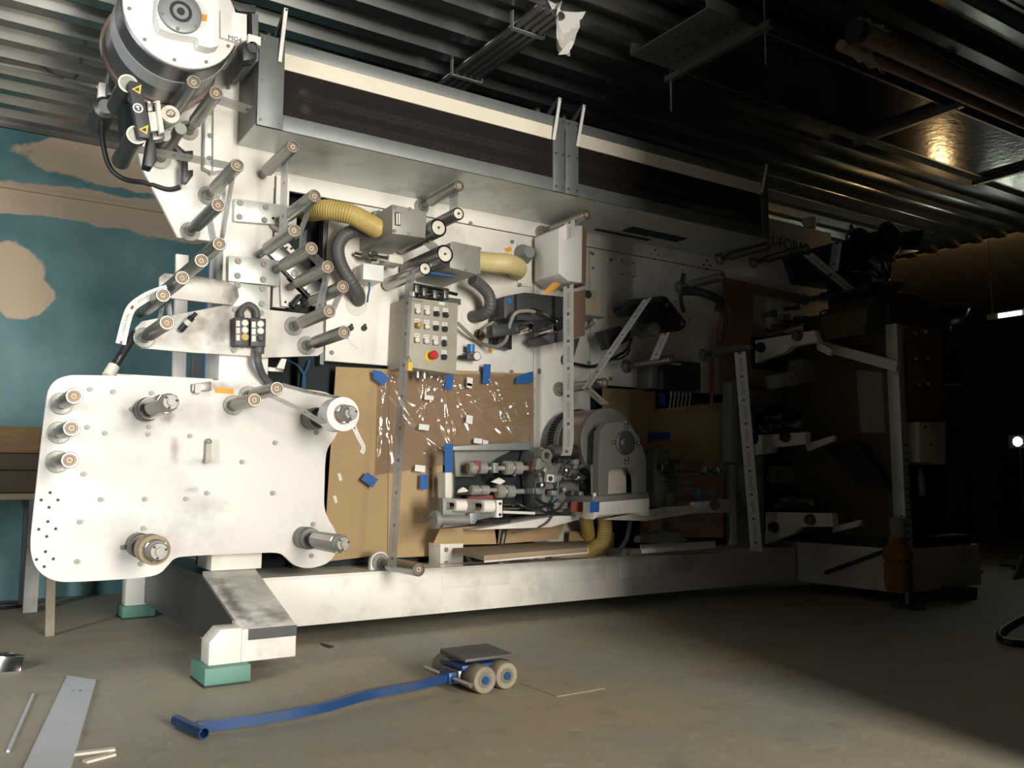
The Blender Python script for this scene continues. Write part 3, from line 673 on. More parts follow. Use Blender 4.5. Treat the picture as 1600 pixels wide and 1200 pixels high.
cr = MB().lathe_closed(b2, D, [(.30,.052),(.42,.052),(.42,.072),(.30,.072)], 26).build('cardboard_core', 'cardboard_dusty'); tag(cr, 'short tan cardboard core on the lower left spindle', 'core')
cw = thing('label_roll', 'small white roll of label web on the upper right spindle', 'roll', b4+V(0,-.42,-.1))
MB().lathe_closed(b4, D, [(.36,.047),(.49,.047),(.49,.092),(.36,.092)], 32).build('wound_web', 'web_white', cw)
MB().lathe_closed(b4, D, [(.485,.046),(.492,.046),(.492,.054),(.485,.054)], 24).build('core', 'cardboard_dusty', cw)
tail = [P(553,668,4.45), P(562,684,4.44), P(570,700,4.43), P(565,707,4.43)]
# ------------------------------------------------------------------ label webs (printed film running over the rollers)
def ribbon(name, pts, Yc, w_, lab, mat='web', group='label web runs', smooth=0, cat='label web', lift=None):
    path = [P(x, y, Yc) if len(q_) == 2 else q_ for q_ in pts for (x, y) in [q_[:2]]]
    if smooth: path = smooth_path(path, smooth)
    vs = []; fs = []; uvs = []; s_ = 0
    for i, p in enumerate(path):
        if i: s_ += (p-path[i-1]).length
        for j, dy in enumerate((-w_/2, 0, w_/2)): vs.append(V(p.x, p.y+dy, p.z)); uvs.append((s_, j/2))
    n = len(path)
    for i in range(n-1):
        for j in range(2): fs.append((i*3+j, i*3+j+1, (i+1)*3+j+1, (i+1)*3+j))
    o = MB().add(vs, fs).build(name, mat)
    ul = o.data.uv_layers.new(name='UVMap')
    for lp in o.data.loops: ul.data[lp.index].uv = uvs[lp.vertex_index]
    return tag(o, lab, cat, group)
W = .12
ribbon('label_web', [(208,232),(290,246),(371,262)], 4.7, W, 'label web from the black web guide across to the upper idler roller')
ribbon('label_web', [(247,128),(300,135)], 4.72, W, 'short label web just under the big drum')
ribbon('label_web', [(330,152),(390,172)], 4.72, W, 'short label web running into the hood beside the column')
ribbon('label_web', [(363,266),(337,318)], 4.68, W, 'label web between the two rollers of the chamfered plate')
ribbon('label_web', [(324,326),(334,380)], 4.68, W, 'label web dropping onto the left diagonal roller row')
ribbon('label_web', [(366,262),(346,376)], 4.66, W, 'long label web left of the column down to the diagonal row')
ribbon('label_web', [(347,388),(305,405),(318,414)], 4.7, W, 'label web between the first and second diagonal rollers', smooth=4)
ribbon('label_web', [(318,414),(278,432),(287,441)], 4.7, W, 'label web between the second and third diagonal rollers', smooth=4)
ribbon('label_web', [(287,441),(258,468),(246,518)], 4.66, W, 'label web dropping from the diagonal row to the arm tip roller', smooth=4)
ribbon('label_web', [(262,466),(266,500)], 4.6, W, 'bright label web above the arm tip roller', 'web_white')
def tail_strip(pts, hw, Y, lab):
    path = smooth_path([P(x, y, Y) for x, y in pts], 5); vs = []; fs = []; uvs = []; s_ = 0; n = len(path)
    for i, p in enumerate(path):
        if i: s_ += (p-path[i-1]).length
        d = (path[min(i+1,n-1)]-path[max(i-1,0)]).normalized(); u = V(-d.z, .35*math.sin(3*i/n), d.x).normalized()
        for j, k in enumerate((-1, 0, 1)): vs.append(p+u*hw*k+V(0,.01*math.sin(5*i/n),0)); uvs.append((s_, j/2))
    for i in range(n-1):
        for j in range(2): fs.append((i*3+j, i*3+j+1, (i+1)*3+j+1, (i+1)*3+j))
    o = MB().add(vs, fs).build('label_web', 'web_white'); ul = o.data.uv_layers.new(name='UVMap')
    for lp in o.data.loops: ul.data[lp.index].uv = uvs[lp.vertex_index]
    return tag(o, lab, 'label web', 'label web runs')
tail_strip([(262,452),(240,459),(222,468),(205,482),(196,505),(188,538)], .024, 4.62, 'loose printed label tail curling at the far left')
ribbon('label_web', [(446,232),(441,368)], 4.66, W, 'vertical label web right of the column')
ribbon('label_web', [(488,312),(466,372)], 4.58, W, 'label web between the cross bar roller and the slanted bar')
ribbon('label_web', [(474,362),(472,398)], 4.6, W, 'short label web between the upper rollers of the slanted bar')
ribbon('label_web', [(488,398),(508,420)], 4.58, W, 'short label web between the middle rollers of the slanted bar')
ribbon('label_web', [(512,424),(496,492)], 4.56, W, 'label web from the slanted bar down to the flanged roller')
ribbon('label_web', [(533,454),(519,486)], 4.56, W, 'short label web near the lowest slanted bar roller')
tail_strip([(541,525),(549,536),(561,548)], .009, 4.42, 'short printed tail hanging from the lower flanged roller')
ribbon('label_web', [(709,296),(709,336)], 4.9, W, 'short label web above the top chrome roller')
ribbon('label_web', [(667,378),(690,396)], 4.85, W, 'short label web between the two large chrome rollers')
ribbon('label_web', [(642,424),(637,470),(612,888)], 4.72, W, 'long vertical grey label web in front of the control cabinet')
ribbon('label_web', [(890,345),(890,372)], 4.9, W, 'white strip stuck on top of the lamp housing', 'web_white')
ribbon('label_web', [(888,446),(888,640),(888,690),(884,712)], 4.78, W, 'vertical printed label web running down to the printing drum', 'web_white', smooth=3)
ribbon('label_web', [(1012,466),(916,606)], 4.86, .10, 'diagonal printed label web across the dim panel', 'web_white')
ribbon('label_web', [(916,606),(945,632)], 4.86, .10, 'printed label web turning toward the back above the drum', 'web_white')
ribbon('label_web', [(1040,520),(1022,562)], 4.88, .10, 'short printed label web above the black display unit', 'web_white')
ribbon('label_web', [(1156,550),(1182,862)], 4.86, .12, 'long vertical printed label web at the dim right side', 'web_white')
ribbon('label_web', [(1308,380),(1302,424)], 4.7, .10, 'short printed label web by the dark reel at the top right', 'web_white')
ribbon('label_web', [(436,600),(480,612),(532,622)], 4.5, W, 'upper label web from the plate roller to the label roll', 'web_white')
ribbon('label_web', [(424,619),(470,640),(520,672)], 4.5, W, 'lower label web from the plate roller to the label roll')
tail_strip([(553,666),(561,682),(568,698),(564,708)], .014, 4.45, 'short printed tail hanging off the label roll')
a = P(640, 886, 4.72); b = P(1180, 861, 4.86)
o = ribbon('label_web', [(a.x, a.y, a.z), (b.x, b.y, b.z)][:0] or [(640,884),(1182,860)], 4.79, W, 'long horizontal white label web above the base beam', 'web_white')

# ------------------------------------------------------------------ big drum at the top left
c = P(285, 22, 4.45)
t = thing('cooling_drum', 'big chrome drum with white end disc at the top left', 'drum', c-V(0,0,.29))
D = V(0,1,0)
MB().lathe(c, D, [(.012,.28),(.02,.288),(.48,.288),(.50,.27)], 48).build('drum_shell', 'roller_dark', t)
rr = MB().lathe(c, D, [(.50,.305),(.53,.31),(.545,.305)], 48).build('rear_rim', 'copper', t)
dc = MB().lathe(c, D, [(-.004,.272),(.0,.279),(.014,.281)], 48).build('end_disc', 'white_clean', t)
for k in range(10):
    a = k*.628+.2; bolt(dc, c+V(math.cos(a)*.255, -.002, math.sin(a)*.255), .007)
MB().lathe_closed(c, D, [(.17,.2885),(.30,.2885),(.30,.292),(.17,.292)], 48).build('label_band', 'web', t)
hs = MB().prism(poly([(245,28),(250,44),(267,51),(310,59),(310,70),(328,75),(342,72),(344,-24),(262,-24),(247,-6)], 4.37), (0,.075,0)).build('bearing_housing', 'white_clean', t, .004)
hc = P(281, 21, 4.37)
fm = MB().lathe(hc, (0,-1,0), [(0,.105),(.018,.103),(.022,.09),(.022,.055)], 32).build('bearing_cap', 'galv', hs)
MB().lathe(hc+V(0,-.018,0), (0,-1,0), [(0,.055),(.008,.053),(.008,.04),(.0,.036),(.0,.02),(.01,.018)], 24).build('shaft_end', 'black', hs)
for k in range(6): bolt(hs, hc+V(math.cos(k*1.05+.4)*.092, -.018, math.sin(k*1.05+.4)*.092), .007)
MB().prism(poly([(313,22),(324,23),(323,33),(312,32)], 4.366), (0,.002,0)).build('sticker', 'orange', hs)
# brake/junction box and motor right of the drum
t = thing('brake_box', 'white box with lettering beside the big drum', 'box', P(365, 85, 4.6))
MB().prism(poly([(344,15),(386,22),(386,62),(372,66),(345,58)], 4.42), (0,.4,0)).build('box', 'white_clean', t, .004)
flat_text('lettering', 'MG4', P(356, 61, 4.418), (1,0,0), (0,0,1), .035, 'charcoal', t)
MB().prism(poly([(386,20),(404,22),(404,95),(386,98)], 4.6), (0,.3,0)).build('side_post', 'galv', t, .003)
m_ = MB().prism(poly([(378,66),(402,64),(402,92),(380,95)], 4.42), (0,.1,0)).build('motor', 'black', t, .006)
MB().lathe(P(394,76,4.42), (0,-1,0), [(0,.03),(.02,.03),(.02,.02),(.012,.018)], 16).build('motor_cap', 'charcoal', m_)
MB().box(P(388,66,4.40), P(404,63,4.44)).build('clip', 'paper', m_)
t = thing('top_connectors', 'black connectors on top of the brake box', 'connector', P(370, 15, 4.6))
MB().cyl(P(346,4,4.5), P(355,8,4.6), .025, 12).build('plug', 'black', t); MB().prism(poly([(356,2),(400,8),(400,20),(372,17)], 4.6), (0,.1,0)).build('block', 'charcoal', t, .003)
MB().cyl(P(390,20,4.55), P(391,66,4.55), .012, 8).build('cable', 'wire_black', t)

# black web guide unit
t = thing('web_guide', 'black web guide bar with warning triangles under the drum', 'web guide', P(216, 260, 4.6))
bb = MB().prism(poly([(200,128),(204,125),(221,129),(236,207),(233,216),(217,214)], 4.40), (0,.045,0)).build('cover_bar', 'charcoal', t, .005)
for (x, y) in ((213,138),(224,201)):
    tri = MB().prism(poly([(x-7,y+1),(x+8,y-6),(x+6,y+9)], 4.398), (0,.002,0)).build('warning_triangle', 'yellow', bb)
    MB().prism(poly([(x-3,y+1.5),(x+4.5,y-2),(x+4,y+5)], 4.3965), (0,.0015,0)).build('warning_mark', 'ink', tri)
lg = P(215.5, 169, 4.398); MB().lathe_closed(lg, (0,-1,0), [(0,.017),(.002,.017),(.002,.024),(0,.024)], 24).build('logo_ring', 'paper', bb)
MB().xz([(lg.x-.012,lg.z+.003),(lg.x-.005,lg.z+.012),(lg.x+.011,lg.z+.01),(lg.x+.002,lg.z+.004),(lg.x+.008,lg.z-.006),(lg.x-.004,lg.z-.012),(lg.x+.001,lg.z-.002)], 4.3965, 4.398).build('logo_mark', 'paper', bb)
MB().prism(poly([(232,215),(240,200),(246,250),(238,262),(225,258)], 4.46), (0,.08,0)).build('lower_block', 'black', t, .004)
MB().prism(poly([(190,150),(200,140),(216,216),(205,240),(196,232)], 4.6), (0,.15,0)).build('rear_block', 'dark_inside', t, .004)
for (x, y, l) in ((200,131,.32), (213,211,.42)):
    e = P(x, y, 4.45); rl = MB().lathe(e, (0,1,0), [(0,.034),(0,.045),(.01,.047),(l,.047),(l,.03)], 22).build('guide_roller', 'steel_dull', t)
    MB().lathe_closed(e, (0,-1,0), [(0,.038),(.004,.038),(.004,.046),(0,.046)], 22).build('roller_rim', 'cream', rl)
cp = MB().prism(poly([(244,157),(250,157),(257,206),(250,208)], 4.40), (0,.06,0)).build('clamp_plate', 'cream', t, .002)
MB().prism(poly([(231,175),(243,174),(249,203),(236,205)], 4.43), (0,.05,0)).build('carriage', 'white', t, .002)
MB().prism(poly([(228,158),(242,157),(243,172),(231,174)], 4.46), (0,.05,0)).build('carriage_top', 'steel_dark', t, .002)
for (x, y) in ((232,161),(242,161)): bolt(t, P(x, y, 4.458), .005, 'chrome')
k0 = P(264, 182, 4.46); kb = MB().lathe(k0, (0,-1,0), [(-.1,.03),(0,.045),(.02,.048),(.035,.044),(.035,.02)], 26).build('adjusting_knob', 'cream', t)
MB().lathe(k0+V(0,-.03,0), (0,-1,0), [(0,.02),(.02,.02),(.024,.014)], 16).build('knob_centre', 'copper', kb)
k1 = P(256, 212, 4.55); MB().lathe(k1, (0,-1,0), [(-.2,.035),(0,.036),(.012,.032)], 20).build('guide_shaft', 'steel_dull', t)
MB().prism(poly([(237,207),(256,205),(258,216),(239,219)], 4.45), (0,.06,0)).build('lower_clamp', 'steel_dark', t, .002)
k2 = P(250, 247, 5.05); MB().lathe(k2, (0,-1,0), [(0,.06),(.012,.06),(.014,.03),(.5,.03)], 20).build('mount_flange', 'flange', t)
# black edge sensor
t = thing('edge_sensor', 'black jointed edge sensor bracket right of the web guide', 'sensor', P(290, 285, 5.0))
MB().prism(poly([(267,226),(277,211),(281,220),(278,226),(294,240),(290,250)], 4.95), (0,.05,0)).build('arm', 'black', t, .003)
MB().prism(poly([(288,236),(302,235),(302,247),(290,250)], 4.93), (0,.06,0)).build('joint', 'black', t, .003)
MB().prism(poly([(285,251),(294,250),(294,266),(302,265),(302,274),(293,286),(285,284)], 4.93), (0,.05,0)).build('fork', 'black', t, .003)
MB().cyl(P(272,212,4.94), P(282,206,4.92), .012, 10).build('fitting', 'cream', t)
# geared motor behind the drum with its cable
t = thing('drive_motor', 'grey drive motor behind the big drum against the ceiling', 'motor', P(170, 190, 5.3))
MB().prism(poly([(170,108),(188,110),(190,150),(168,148)], 5.15), (0,.2,0)).build('terminal_box', 'steel_dark', t, .004)
MB().prism(poly([(155,128),(166,130),(165,155),(153,152)], 5.2), (0,.05,0)).build('plate', 'white', t, .003)
MB().lathe(P(166,166,5.1), (0,1,0), [(0,.04),(.02,.062),(.3,.062)], 20).build('body', 'steel_dark', t)
pth = smooth_path([P(159,190,5.2), P(161,225,5.2), P(172,262,5.2), P(195,280,5.17), P(228,286,5.08), P(262,296,5.05), P(282,292,5.03)], 6)
tag(MB().tube(pth, .014, 8).build('motor_cable', 'wire_black'), 'black cable looping down from the drive motor', 'cable')
pth = [PZ(-40,92,3.77), PZ(0,100,3.77), PZ(60,112,3.77), PZ(120,128,3.77), P(154,136,5.22)]
tag(MB().tube(smooth_path(pth, 5), .012, 8).build('ceiling_cable', 'wire_grey'), 'pale cable along the ceiling ribs to the drive motor', 'cable')

# ------------------------------------------------------------------ long glass hood
GX0, GX1, GY, GB, GT = 1.355, 5.50, 4.65, 2.885, 3.385
g = thing('glass_hood', 'long galvanised hood with smoked panes along the press top', 'hood', ((GX0+GX1)/2, 4.97, GB))
MB().box((GX0, GY, GB-.012), (GX1, 5.3, GB)).build('floor_plate', 'alu_plate', g)  # light bounced up from the floor is put into this paler metal
MB().box((GX0, GY, GT), (GX1, 5.3, GT+.012)).build('top_plate', 'galv', g)
MB().box((GX0, GY, GB), (GX0+.012, 5.3, GT)).build('end_plate', 'grey_housing', g)
MB().box((GX1-.012, GY, GB), (GX1, 5.3, GT)).build('end_plate', 'galv', g)
MB().box((GX0, 5.28, GB), (GX1, 5.3, GT)).build('back_plate', 'steel_dark', g)
MB().box((GX0, GY-.016, GB-.012), (GX1, GY, GB+.078)).build('bottom_rail', 'galv_rail', g, .002)
MB().box((GX0, GY-.016, GT-.06), (GX1, GY, GT+.012)).build('top_rail', 'galv_rail', g, .002)
xm = P(880, 240, GY).x
stiles = [(GX0, GX0+.145), (xm-.10, xm-.004), (xm+.004, xm+.115), (GX1-.075, GX1)]
for (a, b) in stiles:
    s_ = MB().box((a, GY-.022, GB-.012), (b, GY-.002, GT+.012)).build('stile', 'galv_rail', g, .002)
    for z in (GB+.02, (GB+GT)/2, GT-.02):
        for x in (a+.02, b-.02): bolt(s_, (x, GY-.022, z), .006, 'steel')
for (a, b) in ((GX0+.145, xm-.10), (xm+.115, GX1-.075)):
    MB().box((a, GY-.010, GB+.07), (b, GY-.004, GT-.15)).build('smoked_pane', 'acrylic', g)
    MB().box((a, GY-.012, GT-.155), (b, GY+.0, GT-.06)).build('cream_strip', 'inner_strip', g)  # cream strip along the top of each pane
for (x0, y0, x1, y1) in ((447,13,437,97), (875,153,865,219), (913,164,902,229), (1199,257,1190,300)):
    a = P(x0, y0, GY-.06); b = P(x1, y1, GY-.03); h_ = MB().bar(a, b, .022, .012, (0,1,0)).build('handle_blade', 'white_clean', g, .003)
    MB().bar(a, V(a.x-.02, GY+.08, GT+.03), .012, .03).build('hinge_arm', 'charcoal', h_)
for x in (GX0+.06, xm-.2, xm+.02): MB().ball(V(x, GY+.02, GT+.035), .022, 10, 6).cyl((x, GY+.02, GT), (x, GY+.02, GT+.03), .01, 8).build('knob', 'black', g)
for (x, y, lab) in ((475,143,'upper roller seen through the left smoked pane'), (478,171,'lower roller seen through the left smoked pane')):
    idler(x, y, 5.27, lab, L=.42, r=.036, flange=False, group='rollers inside the glass hood')
for (x, y, lab) in ((476,152,'upper label web running along inside the glass hood'), (478,180,'lower label web running along inside the glass hood')):
    a = P(x, y, 4.98); ribbon('label_web', [a, V(GX1-.05, 4.98, a.z)], 4.98, .12, lab)
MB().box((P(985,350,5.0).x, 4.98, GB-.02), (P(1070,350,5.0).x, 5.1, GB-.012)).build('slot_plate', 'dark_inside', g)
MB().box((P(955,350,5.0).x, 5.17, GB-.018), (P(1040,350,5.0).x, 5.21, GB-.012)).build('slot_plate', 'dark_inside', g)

# ------------------------------------------------------------------ main panels of the press
pb = thing('label_press', 'white panelled body of the label press', 'machine', (4.0, 5.4, .39))
zt = 2.76
MB().box((1.62, YM, zt+.004), (6.10, YM+.03, 2.875)).build('top_panel', 'white', pb, .002)
da = MB().box((2.04, YM, 1.695), (3.655, YM+.06, zt-.004)).build('door_panel', 'white', pb, .003)
db = MB().box((3.663, YM, .45), (4.19, YM+.05, zt-.004)).build('narrow_panel', 'white', pb, .003)
zc = P(1000, 606, YM).z
dcn = MB().box((4.198, YM, zc), (5.70, YM+.05, zt-.004)).build('door_panel', 'white', pb, .003)
MB().box((5.71, YM+.002, .39), (7.2, YM+.04, 3.35)).build('end_panel', 'white_dirty', pb, .003)
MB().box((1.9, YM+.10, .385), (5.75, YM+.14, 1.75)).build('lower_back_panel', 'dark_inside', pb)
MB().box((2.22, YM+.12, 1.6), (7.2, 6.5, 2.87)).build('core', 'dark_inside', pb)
for (x, y) in ((518,551),(735,349),(800,408),(800,378),(799,581),(842,579),(831,591)): bolt(da, P(x, y, YM), .012)
for (x, y) in ((926,397),(926,419),(923,395)): bolt(db, P(x, y, YM), .009)
for (x, y) in ((954,406),(919,567),(953,592),(842,582)): bolt(dcn, P(x, y, YM), .011)
for (cx, cy) in ((1023,398),):
    for (dx, dy) in ((0,-7),(-5,-1),(5,1),(0,7)): inst('hole', None, 'hole', 'ink', pb, P(cx+dx, cy+dy, YM))
for (dx, dy) in ((0,-7),(-5,0),(5,1),(0,7)): bolt(pb, P(1104+dx, 414+dy, YM), .008, 'charcoal')
for (x, y) in ((1066,422),(1055,445),(1055,471),(1077,474),(1077,500),(1066,519)): inst('hole', None, 'hole', 'ink', dcn, P(x, y, YM))
ap = MB().prism(poly([(968,405),(992,408),(992,434),(968,429)], YM-.006), (0,.006,0)).build('cover_plate', 'white', dcn, .001)
for (x, y) in ((971,408),(989,411),(971,429),(989,432)): bolt(ap, P(x, y, YM-.006), .007)
cs = smooth_path([P(1067,428,YM), P(1063,450,YM), P(1063,470,YM), P(1068,488,YM)], 5)
MB().tube([p+V(0,-.0,0) for p in cs], .018, 10).build('curved_slot', 'ink', dcn)
# lettering on the end panel
for s_, (x, y), sz in (('I-FORM', (1206,385), .103), ('ROLL', (1180,401), .06)):
    if s_ == 'I-FORM': flat_text('lettering', s_, P(x, y, YM+.001), (1,0,0), (0,0,1), sz*1.5, 'ink', pb, .002)
# two key switches low on the door
for (x, y) in ((547,513),(568,513)):
    p_ = P(x, y, YM); k_ = MB().lathe(p_, (0,-1,0), [(0,.02),(.02,.018)], 14).build('quarter_turn_latch', 'black', da)
    MB().bar(p_+V(0,-.018,0), P(x+3, y-7, YM-.02), .012, .012, (0,1,0)).build('latch_wing', 'black', k_)
MB().prism(poly([(787,389),(798,385),(800,391),(793,395)], YM-.001), (0,.001,0)).build('sticker', 'orange', da)
MB().prism(poly([(763,544),(769,545),(769,552),(763,551)], YM-.002), (0,.001,0)).build('sticker', 'orange', da)
MB().prism(poly([(754,541),(784,544),(784,558),(753,555)], YM-.001), (0,.001,0)).build('sticker', 'paper', da)
lp = [P(508,345,YM), P(508,565,YM)]
MB().box((2.01, YM+.01, 1.67), (2.036, YM+.09, 2.62)).build('door_edge', 'steel_dark', pb)

# ------------------------------------------------------------------ slanted roller bar
t = thing('slanted_roller_bar', 'slanted steel bar carrying four idler rollers', 'bracket', P(460, 478, 4.97))
MB().prism(poly([(414,390),(431,373),(512,453),(500,476)], 4.97), (0,.03,0)).build('bar', 'steel', t, .002)
MB().prism(poly([(409,388),(414,385),(499,472),(496,480)], 4.985), (0,.05,0)).build('rubber_edge', 'black', t, .002)
MB().prism(poly([(437,425),(470,459),(470,463),(457,481),(440,478)], 4.99), (0,.02,0)).build('side_plate', 'white', t, .002)
MB().prism(poly([(441,382),(452,380),(462,393),(450,402),(442,396)], 5.0), (0,.02,0)).build('link_plate', 'white', t, .002)
for (x, y) in ((460,427),(484,454)):
    MB().lathe(P(x,y,4.968), (0,-1,0), [(0,.022),(.012,.022),(.014,.012)], 16).build('bush', 'flange', t)
for (x, y) in ((448,387),(456,388),(446,472),(453,474)): inst('hole', None, 'hole', 'ink', t, P(x, y, 4.987))
MB().cyl(P(470,463,4.96), P(456,480,4.96), .022, 12).build('damper', 'black', t); MB().box(P(462,470,4.94), P(468,476,4.95)).build('damper_tag', 'paper', t)
# proximity bracket under the arm plate
t = thing('clamp_bracket', 'small white clamp bracket under the right end of the arm plate', 'bracket', P(438, 580, 5.0))
MB().prism(poly([(432,575),(440,560),(448,561),(444,577)], 4.98), (0,.03,0)).build('clip', 'white', t, .002)
MB().prism(poly([(419,573),(443,575),(443,582),(419,580)], 5.0), (0,.04,0)).build('ledge', 'steel_dull', t, .002)
for i, (x0, x1, lab) in enumerate(((448, 476, 'thin blue air tube looping left in the dark gap'), (484, 474, 'thin blue air tube right of the other in the dark gap'))):
    tag(MB().tube(smooth_path([P(x0,562,5.35), P(x0+18 if i == 0 else x0-3,572,5.35), P(x1,590,5.35), P(x1-1,612,5.35)], 6), .006, 6).build('air_tube', 'wire_blue'), lab, 'tube')

# ------------------------------------------------------------------ button pendants
t = thing('button_pendant', 'pair of black push button boxes on the arm plate', 'control box', P(392, 545, 4.9))
Yb = 4.86
cols = (('button_white','button_white','yellow_knob'), ('button_white','button_white','black'))
for i, (x0, x1, y0) in enumerate(((367,390,495), (391.5,416,496.5))):
    bx_ = MB().prism(poly([(x0,y0),(x1,y0+1.5),(x1-1,y0+46),(x0,y0+44)], Yb), (0,.09,0)).build('box', 'charcoal', t, .004)
    for j in range(3):
        y = y0+10+11*j
        MB().prism(poly([(x0+2,y-4),(x0+8,y-4),(x0+8,y+5),(x0+2,y+5)], Yb-.001), (0,.001,0)).build('button_label', 'paper', bx_)
        p_ = P(x0+15, y, Yb); r_ = .019 if cols[i][j] != 'yellow_knob' else .022
        MB().lathe(p_, (0,-1,0), [(0,r_),(.012,r_),(.016,r_*.8)], 18).build('button', cols[i][j], bx_)
MB().tube(smooth_path([P(377,496,4.9), P(377,486,4.9), P(388,476,4.9), P(400,484,4.9), P(402,497,4.9)], 6), .018, 10).build('bridge_hose', 'rubber_grey', t)
MB().cyl(P(405,541,4.9), P(404,552,4.9), .03, 14).build('gland', 'rubber_grey', t)
MB().tube(smooth_path([P(403,548,4.9), P(403,565,4.88), P(410,585,4.93), P(424,603,4.97)], 6), .022, 10).build('cable', 'rubber_grey', t)
def ybox(pts, y0, y1): return MB().prism(poly(pts, y0), (0, y1-y0, 0))
# ------------------------------------------------------------------ suction boxes and chrome rollers
t = thing('suction_box', 'grey metal suction box with the small name plate', 'machine box', P(640, 370, 5.0))
fb_ = ybox([(613,319),(667,331),(665,372),(613,365)], 4.80, YM).build('body', 'grey_paint', t, .003)
for (x, y) in ((617,324),(640,327),(616,361),(639,366)): bolt(fb_, P(x, y, 4.80), .010)
np_ = ybox([(617,331),(626,332),(626,353),(617,352)], 4.798, 4.80).build('name_plate', 'ink', fb_)
for x in (619.3, 623): ybox([(x,333),(x+2.2,333.3),(x+2.2,351),(x,350.7)], 4.7965, 4.798).build('print_line', 'paper', np_)
ybox([(583,330),(594,328),(596,338),(586,340)], 5.1, 5.14).build('tab', 'galv', t, .002)
t = thing('suction_box', 'grey metal suction box beside the pale yellow hose', 'machine box', P(727, 428, 5.0))
fb_ = ybox([(704,379),(708,377),(751,386),(750,427),(747,429),(703,418)], 4.82, YM).build('body', 'grey_paint', t, .003)
for (x, y) in ((729,386),(749,389),(728,422),(748,425)): bolt(fb_, P(x, y, 4.82), .010)
MB().obox(P(690,430,4.95), V(.09,0,.0), V(0,.02,0), V(0,0,.006)).build('blue_film', 'blue_tape', t)
def chrome_roller(px, py, L, r, lab, mat='roller_dark', Y0=YM):
    e = P(px, py, Y0-L); b = V(e.x, Y0, e.z); D = V(0,-1,0)
    t = thing('chrome_roller', lab, 'roller', b, 'large chrome rollers by the suction boxes')
    d = MB().lathe(b, D, [(.0,r*.5),(.03,r*.5),(.03,r),(L-.006,r),(L,r-.004),(L,r*.82)], 30).build('drum', mat, t)
    MB().lathe_closed(b, D, [(L-.002,r*.83),(L+.003,r*.83),(L+.003,r*.97),(L-.002,r*.97)], 30).build('rim', 'chrome', d)
    c_ = MB().lathe(b, D, [(L-.01,r*.76),(L+.001,r*.76),(L+.002,r*.70),(L+.002,.001)], 30).build('end_plate', 'cream', d)
    MB().lathe(b, D, [(L+.001,.009),(L+.009,.008)], 12).build('screw', 'steel_dark', d)
chrome_roller(716,334,.5,.042,'small chrome roller at the upper right of the suction boxes')
chrome_roller(685,356,.55,.058,'large chrome roller on the side of the name plate suction box')
chrome_roller(695,397,.55,.060,'large chrome roller on the side of the lower suction box')
chrome_roller(664,420,.56,.043,'long chrome roller the grey web hangs from','steel')
# shaft with clamp and small white box under the first suction box
t = thing('guide_clamp', 'small shaft clamp with white block under the suction box', 'clamp', P(590, 440, 5.2))
MB().cyl(P(556,396,5.25), P(607,405,5.05), .016, 12).build('shaft', 'chrome', t)
for (x, y) in ((571,397),(585,400)): MB().cyl(P(x-4,y,5.2), P(x+4,y+1,5.18), .032, 14).build('collar', 'rubber_grey', t)
ybox([(608,397),(622,399),(630,403),(630,413),(608,409)], 5.05, 5.2).build('block', 'cream', t, .003)
wb = ybox([(568,411),(600,415),(599,440),(567,436)], 5.12, 5.28).build('white_box', 'white_clean', t, .003)
MB().tube(smooth_path([P(577,437,5.2), P(577,452,5.2), P(575,462,5.22), P(574,472,5.25)], 5), .006, 6).build('cable', 'wire_blue', wb)
t = thing('nip_mechanism', 'chrome adjusting shafts above the control cabinet', 'mechanism', P(670, 470, 5.1))
for (x0, y0, x1, y1, r_) in ((645,446,700,455,.017),(648,453,690,459,.012),(655,461,700,467,.01),(700,457,714,460,.012)): MB().cyl(P(x0,y0,5.05), P(x1,y1,5.05), r_, 10).build('shaft', 'chrome', t)
for (x, y) in ((652,450),(664,455),(681,459),(697,459)): ybox([(x-3,y-6),(x+4,y-5),(x+4,y+8),(x-3,y+7)], 5.03, 5.1).build('bearing_block', 'steel_dark', t, .002)
ybox([(640,455),(648,456),(648,463),(640,462)], 5.02, 5.06).build('white_block', 'paper', t, .002)
MB().box(P(642,466,5.12), P(700,474,YM)).build('mount', 'steel_dark', t)
# hoses
def hose(name, pts, r, mat, lab, step, corr, n=8, seg=16):
    path = resample(smooth_path(pts, n), step)
    return tag(MB().tube(path, r, seg, corr, 2).build(name, mat, ang=60), lab, 'hose', 'corrugated hoses on the press')
hose('corrugated_hose', [P(478,330,5.42), P(490,330,5.22), P(510,328,5.08), P(545,334,4.98), P(570,346,4.97), P(592,358,5.0)], .060, 'hose_yellow', 'yellow corrugated hose into the left of the suction box', .0038, .0048)
hose('corrugated_hose', [P(744,408,5.0), P(770,411,4.99), P(792,412,5.02), P(808,418,5.14), P(806,424,5.3)], .066, 'hose_yellow_pale', 'pale yellow corrugated hose from the lower suction box', .0038, .0048)
hose('corrugated_hose', [P(575,361,5.1), P(556,360,5.1), P(538,368,5.12), P(528,386,5.14), P(532,412,5.15), P(548,440,5.15), P(560,460,5.2), P(560,470,5.29)], .041, 'rubber_grey', 'dark grey hose curving down the left door', .006, .0025)
hose('corrugated_hose', [P(738,437,5.05), P(752,447,5.08), P(764,462,5.1), P(765,480,5.12), P(754,492,5.18), P(738,495,5.29)], .041, 'rubber_grey', 'dark grey hose curving down beside the control cabinet', .006, .0025)
for (x, y, lab) in ((557,476,'round hose flange on the left door panel'), (735,494,'round hose flange right of the control cabinet')):
    tag(MB().lathe(P(x,y,YM), (0,-1,0), [(0,.075),(.006,.075),(.006,.045)], 26).build('hose_flange', 'white', None), lab, 'flange', 'hose flanges on the door')
hose('corrugated_hose', [P(917,800,5.0), P(917,818,5.05), P(920,838,5.2)], .045, 'hose_yellow', 'left yellow hose under the printing drum', .005, .0035)
